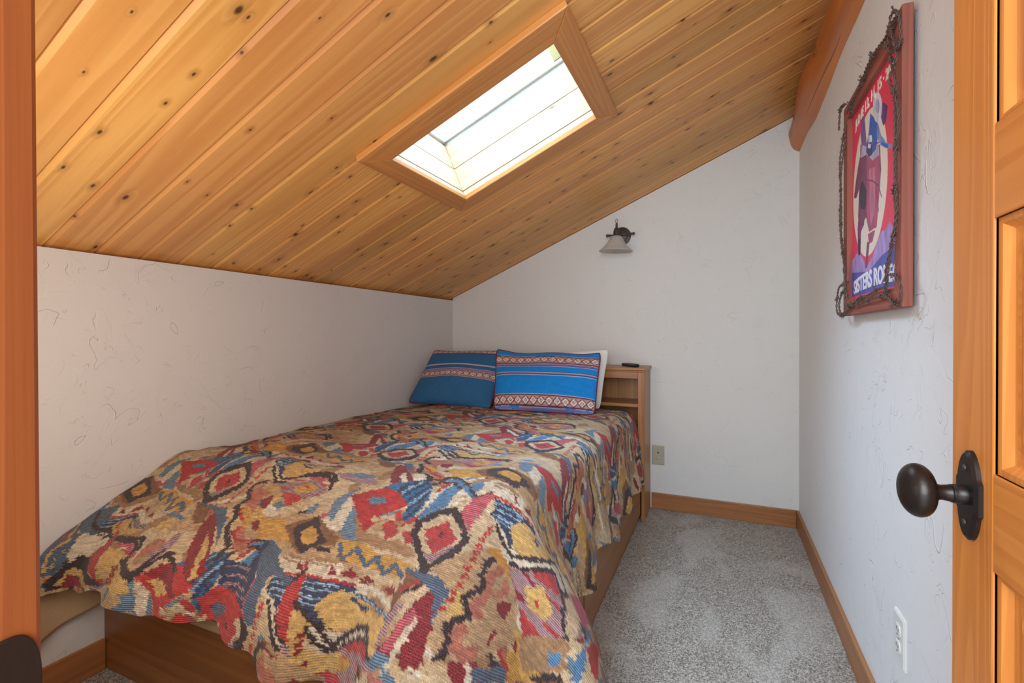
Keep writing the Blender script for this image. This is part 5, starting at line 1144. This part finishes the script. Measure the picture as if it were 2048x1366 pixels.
#POSTER_END
def poster():
    Y0, Y1, Z0, Z1 = 1.289, 1.823, 1.112, 1.771; FX, BXp = 0.360, 0.381
    e = empty('framed_poster', (XR, (Y0 + Y1) / 2, Z0), 'red rodeo poster in a barn-wood frame wrapped in barbed wire on the right wall', 'framed poster')
    w = 0.047
    M['frame_red_y'] = wood('barn_red_wood_cross', (166, 98, 82), (128, 66, 52), grain='y', knots=0.0, rough=0.75, ring=2.4, seed=4.9)
    for nm, quad, mt in (('frame_board', [(Y0, Z0), (Y1, Z0), (Y1 - w, Z0 + w), (Y0 + w, Z0 + w)], 'frame_red_y'), ('frame_board', [(Y0, Z1), (Y0 + w, Z1 - w), (Y1 - w, Z1 - w), (Y1, Z1)], 'frame_red_y'),
                         ('frame_board', [(Y0, Z0), (Y0 + w, Z0 + w), (Y0 + w, Z1 - w), (Y0, Z1)], 'frame_red'), ('frame_board', [(Y1, Z0), (Y1, Z1), (Y1 - w, Z1 - w), (Y1 - w, Z0 + w)], 'frame_red')):
        bm = bmesh.new(); prism(bm, [(FX, a, b_) for a, b_ in quad], (BXp - FX, 0, 0)); obj(nm, bm, M[mt], e, bevel=0.002)
    obj('backing', B(0.3755, XR - 0.0005, Y0 + 0.03, Y1 - 0.03, Z0 + 0.03, Z1 - 0.03), M['hole'], e)
    a0, a1, b0, b1 = Y0 + w - 0.004, Y1 - w + 0.004, Z0 + w - 0.004, Z1 - w + 0.004
    ny, nz = 300, 400
    ys = np.linspace(a1, a0, ny); zs = np.linspace(b0, b1, nz); YY, ZZ = np.meshgrid(ys, zs, indexing='ij')
    INK = dict(red=(238, 66, 104), cream=(244, 236, 224), lav=(172, 150, 214), mtn=(78, 88, 178), plum=(128, 62, 104), rose=(180, 84, 124), rosel=(204, 120, 156), dark=(56, 34, 74),
               cloth=(196, 186, 222), purple=(126, 92, 168), blue=(34, 104, 204), blued=(44, 62, 132), sky=(132, 164, 228), mane=(98, 66, 142), white=(240, 240, 248), hat=(232, 232, 250), hatd=(178, 176, 224))
    c = np.ones((ny, nz, 4)); c[..., :3] = lin(INK['red']); c[..., 3] = 0
    cyy, czz = OVAL[0], OVAL[1]; d = ((YY - cyy) / OVAL[2]) ** 2 + ((ZZ - czz) / OVAL[3]) ** 2
    c[d < 1, :3] = lin(INK['cream'])
    def inside(p):
        ins = np.zeros(YY.shape, bool)
        for q in range(len(p)):
            x0, y0 = p[q - 1]; x1, y1 = p[q]
            if y0 != y1: ins ^= ((y0 > ZZ) != (y1 > ZZ)) & (YY < (x1 - x0) * (ZZ - y0) / (y1 - y0) + x0)
        return ins
    for col, pts in POSTER_POLYS:
        k = inside(np.array(pts).reshape(-1, 2)); v = (vnoise(YY * 1.0, ZZ * 0.35, len(pts), 90)[k] - .5) * 0.5 + 1
        c[k, :3] = lin(INK[col]) * v[:, None]
    for pts in POSTER_LINES:
        p = np.array(pts).reshape(-1, 2)
        for (x0, y0), (x1, y1) in zip(p[:-1], p[1:]):
            t_ = np.clip(((YY - x0) * (x1 - x0) + (ZZ - y0) * (y1 - y0)) / ((x1 - x0) ** 2 + (y1 - y0) ** 2), 0, 1)
            k = np.hypot(YY - x0 - t_ * (x1 - x0), ZZ - y0 - t_ * (y1 - y0)) < 0.0022; c[k, :3] = lin(INK['plum'])
    Pp = np.stack([np.full_like(YY, 0.3735), YY, ZZ], -1)
    M['print'] = painted('poster_print', 0.35, None, 0.0)
    art = grid_mesh('print', Pp, np.stack([YY, ZZ], -1), np.clip(c, 0, 1), M['print'], e); art['label'] = 'poster print with bucking horse and rider on a cream disc'
    def text(body, size, yc, z, sx, bold, col, name, arch=0.0):
        cu = bpy.data.curves.new(name, 'FONT'); cu.body = body; cu.size = size; cu.align_x = 'CENTER'; cu.extrude = 0.0004; cu.offset = bold; cu.space_character = 1.0
        to = bpy.data.objects.new(name, cu); COL.objects.link(to)
        dg = bpy.context.evaluated_depsgraph_get(); me = bpy.data.meshes.new_from_object(to.evaluated_get(dg)); bpy.data.objects.remove(to)
        xs = [v.co.x for v in me.vertices]; half = max(abs(min(xs)), max(xs))
        for v in me.vertices:
            f = v.co.x / half; v.co.y = v.co.y * (1 + 0.18 * (1 - f * f) * (arch != 0)) + arch * (1 - f * f); v.co.x *= sx
        me.materials.clear(); me.materials.append(plain(name + '_ink', col, 0.5))
        o = bpy.data.objects.new(name, me); COL.objects.link(o)
        o.matrix_world = Matrix(((0, 0, -1, 0.3730), (-1, 0, 0, yc), (0, 1, 0, z), (0, 0, 0, 1)))
        o.parent = art; o.matrix_parent_inverse = parent_inverse(art)
    ycen = (a0 + a1) / 2
    text('SISTERS RODEO', 0.054, ycen - 0.004, 1.176, 1.06, 0.0016, (240, 238, 246), 'title_lettering', 0.008)
    text('JUNE 13, 14, 15 \u00b7 2003', 0.036, ycen + 0.0, 1.672, 1.08, 0.0010, (240, 226, 206), 'date_lettering', 0.012)
    # barbed wire: two twisted strands with barbs
    rw = random.Random(5)
    def smooth_path(pts, step=0.004):
        P = [Vector((0, *q)) for q in pts]; out = []
        for i in range(len(P) - 1):
            p0, p1, p2, p3 = P[max(i - 1, 0)], P[i], P[i + 1], P[min(i + 2, len(P) - 1)]
            n_ = max(2, int((p2 - p1).length / step))
            for k in range(n_):
                t_ = k / n_
                out.append(0.5 * ((2 * p1) + (p2 - p0) * t_ + (2 * p0 - 5 * p1 + 4 * p2 - p3) * t_ ** 2 + (3 * p1 - p0 - 3 * p2 + p3) * t_ ** 3))
        out.append(P[-1]); return out
    wg = bmesh.new(); barbs = []
    for wi, pts in enumerate(WIRES):
        path = smooth_path(pts); ph = rw.random() * 6; s = 0.0; xo = 0.3525 - 0.0035 * (wi % 2)
        A_, B_ = [], []; last = -0.03 - rw.random() * 0.05
        for i, q in enumerate(path):
            dvec = path[min(i + 1, len(path) - 1)] - path[max(i - 1, 0)]
            if dvec.length < 1e-6: dvec = Vector((0, 0, 1))
            dvec.normalize(); s += (q - path[i - 1]).length if i else 0
            nx = Vector((1, 0, 0)); side = dvec.cross(nx).normalized(); a = ph + s * 2 * PI / 0.034
            base = Vector((xo + 0.002 * math.sin(s * 30 + ph), q.y, q.z))
            off = (nx * math.cos(a) + side * math.sin(a)) * 0.0019
            A_.append(base + off); B_.append(base - off)
            if s - last > 0.11:
                last = s + rw.uniform(-0.015, 0.015); ang = rw.uniform(-0.5, 0.5)
                bg = bmesh.new()
                for sg in (-1, 1):
                    dd = (side * math.cos(ang * sg) + dvec * math.sin(ang) * 0.5 - nx * rw.uniform(0.1, 0.8)).normalized()
                    tube(bg, [base - dd * 0.013 + dvec * 0.002 * sg, base + dd * 0.013 + dvec * 0.002 * sg], 0.0013, 6, radii=[0.0004, 0.0013][::1])
                tube(bg, [base + dvec * (k * 0.0009 - 0.005) + (nx * math.cos(k * 0.9) + side * math.sin(k * 0.9)) * 0.0042 for k in range(12)], 0.0012, 6)
                barbs.append(bg)
        tube(wg, A_, 0.0015, 6); tube(wg, B_, 0.0015, 6)
    wo = obj('barbed_wire', wg, M['wire'], e, smooth=True); wo['label'] = 'twisted rusty barbed wire around the frame'
    for q in barbs: obj('barb', q, M['wire'], wo, smooth=True)
OVAL = (1.60, 1.47, 0.165, 0.20)
poster()

# corner of the sheet hanging below the bedspread at the left wall
def sheet():
    n1, n2 = 26, 18; P = np.zeros((n1, n2, 3))
    for i in range(n1):
        f = i / (n1 - 1); y = 0.60 + f * 0.245
        zb = 0.150 + 0.085 * f ** 0.8
        for j in range(n2):
            g_ = j / (n2 - 1); z = zb + (0.37 - zb) * g_
            P[i, j] = (XL + 0.022 + 0.010 * math.sin(f * 9 + g_ * 2) + 0.03 * g_ * 0, y, z)
    o = grid_mesh('bed_sheet', P, None, None, M['beige_cloth'], None); md = o.modifiers.new('t', 'SOLIDIFY'); md.thickness = 0.004; md.offset = 1
    tag(o, 'beige bed sheet corner hanging below the bedspread at the left wall', 'bed sheet')
sheet()
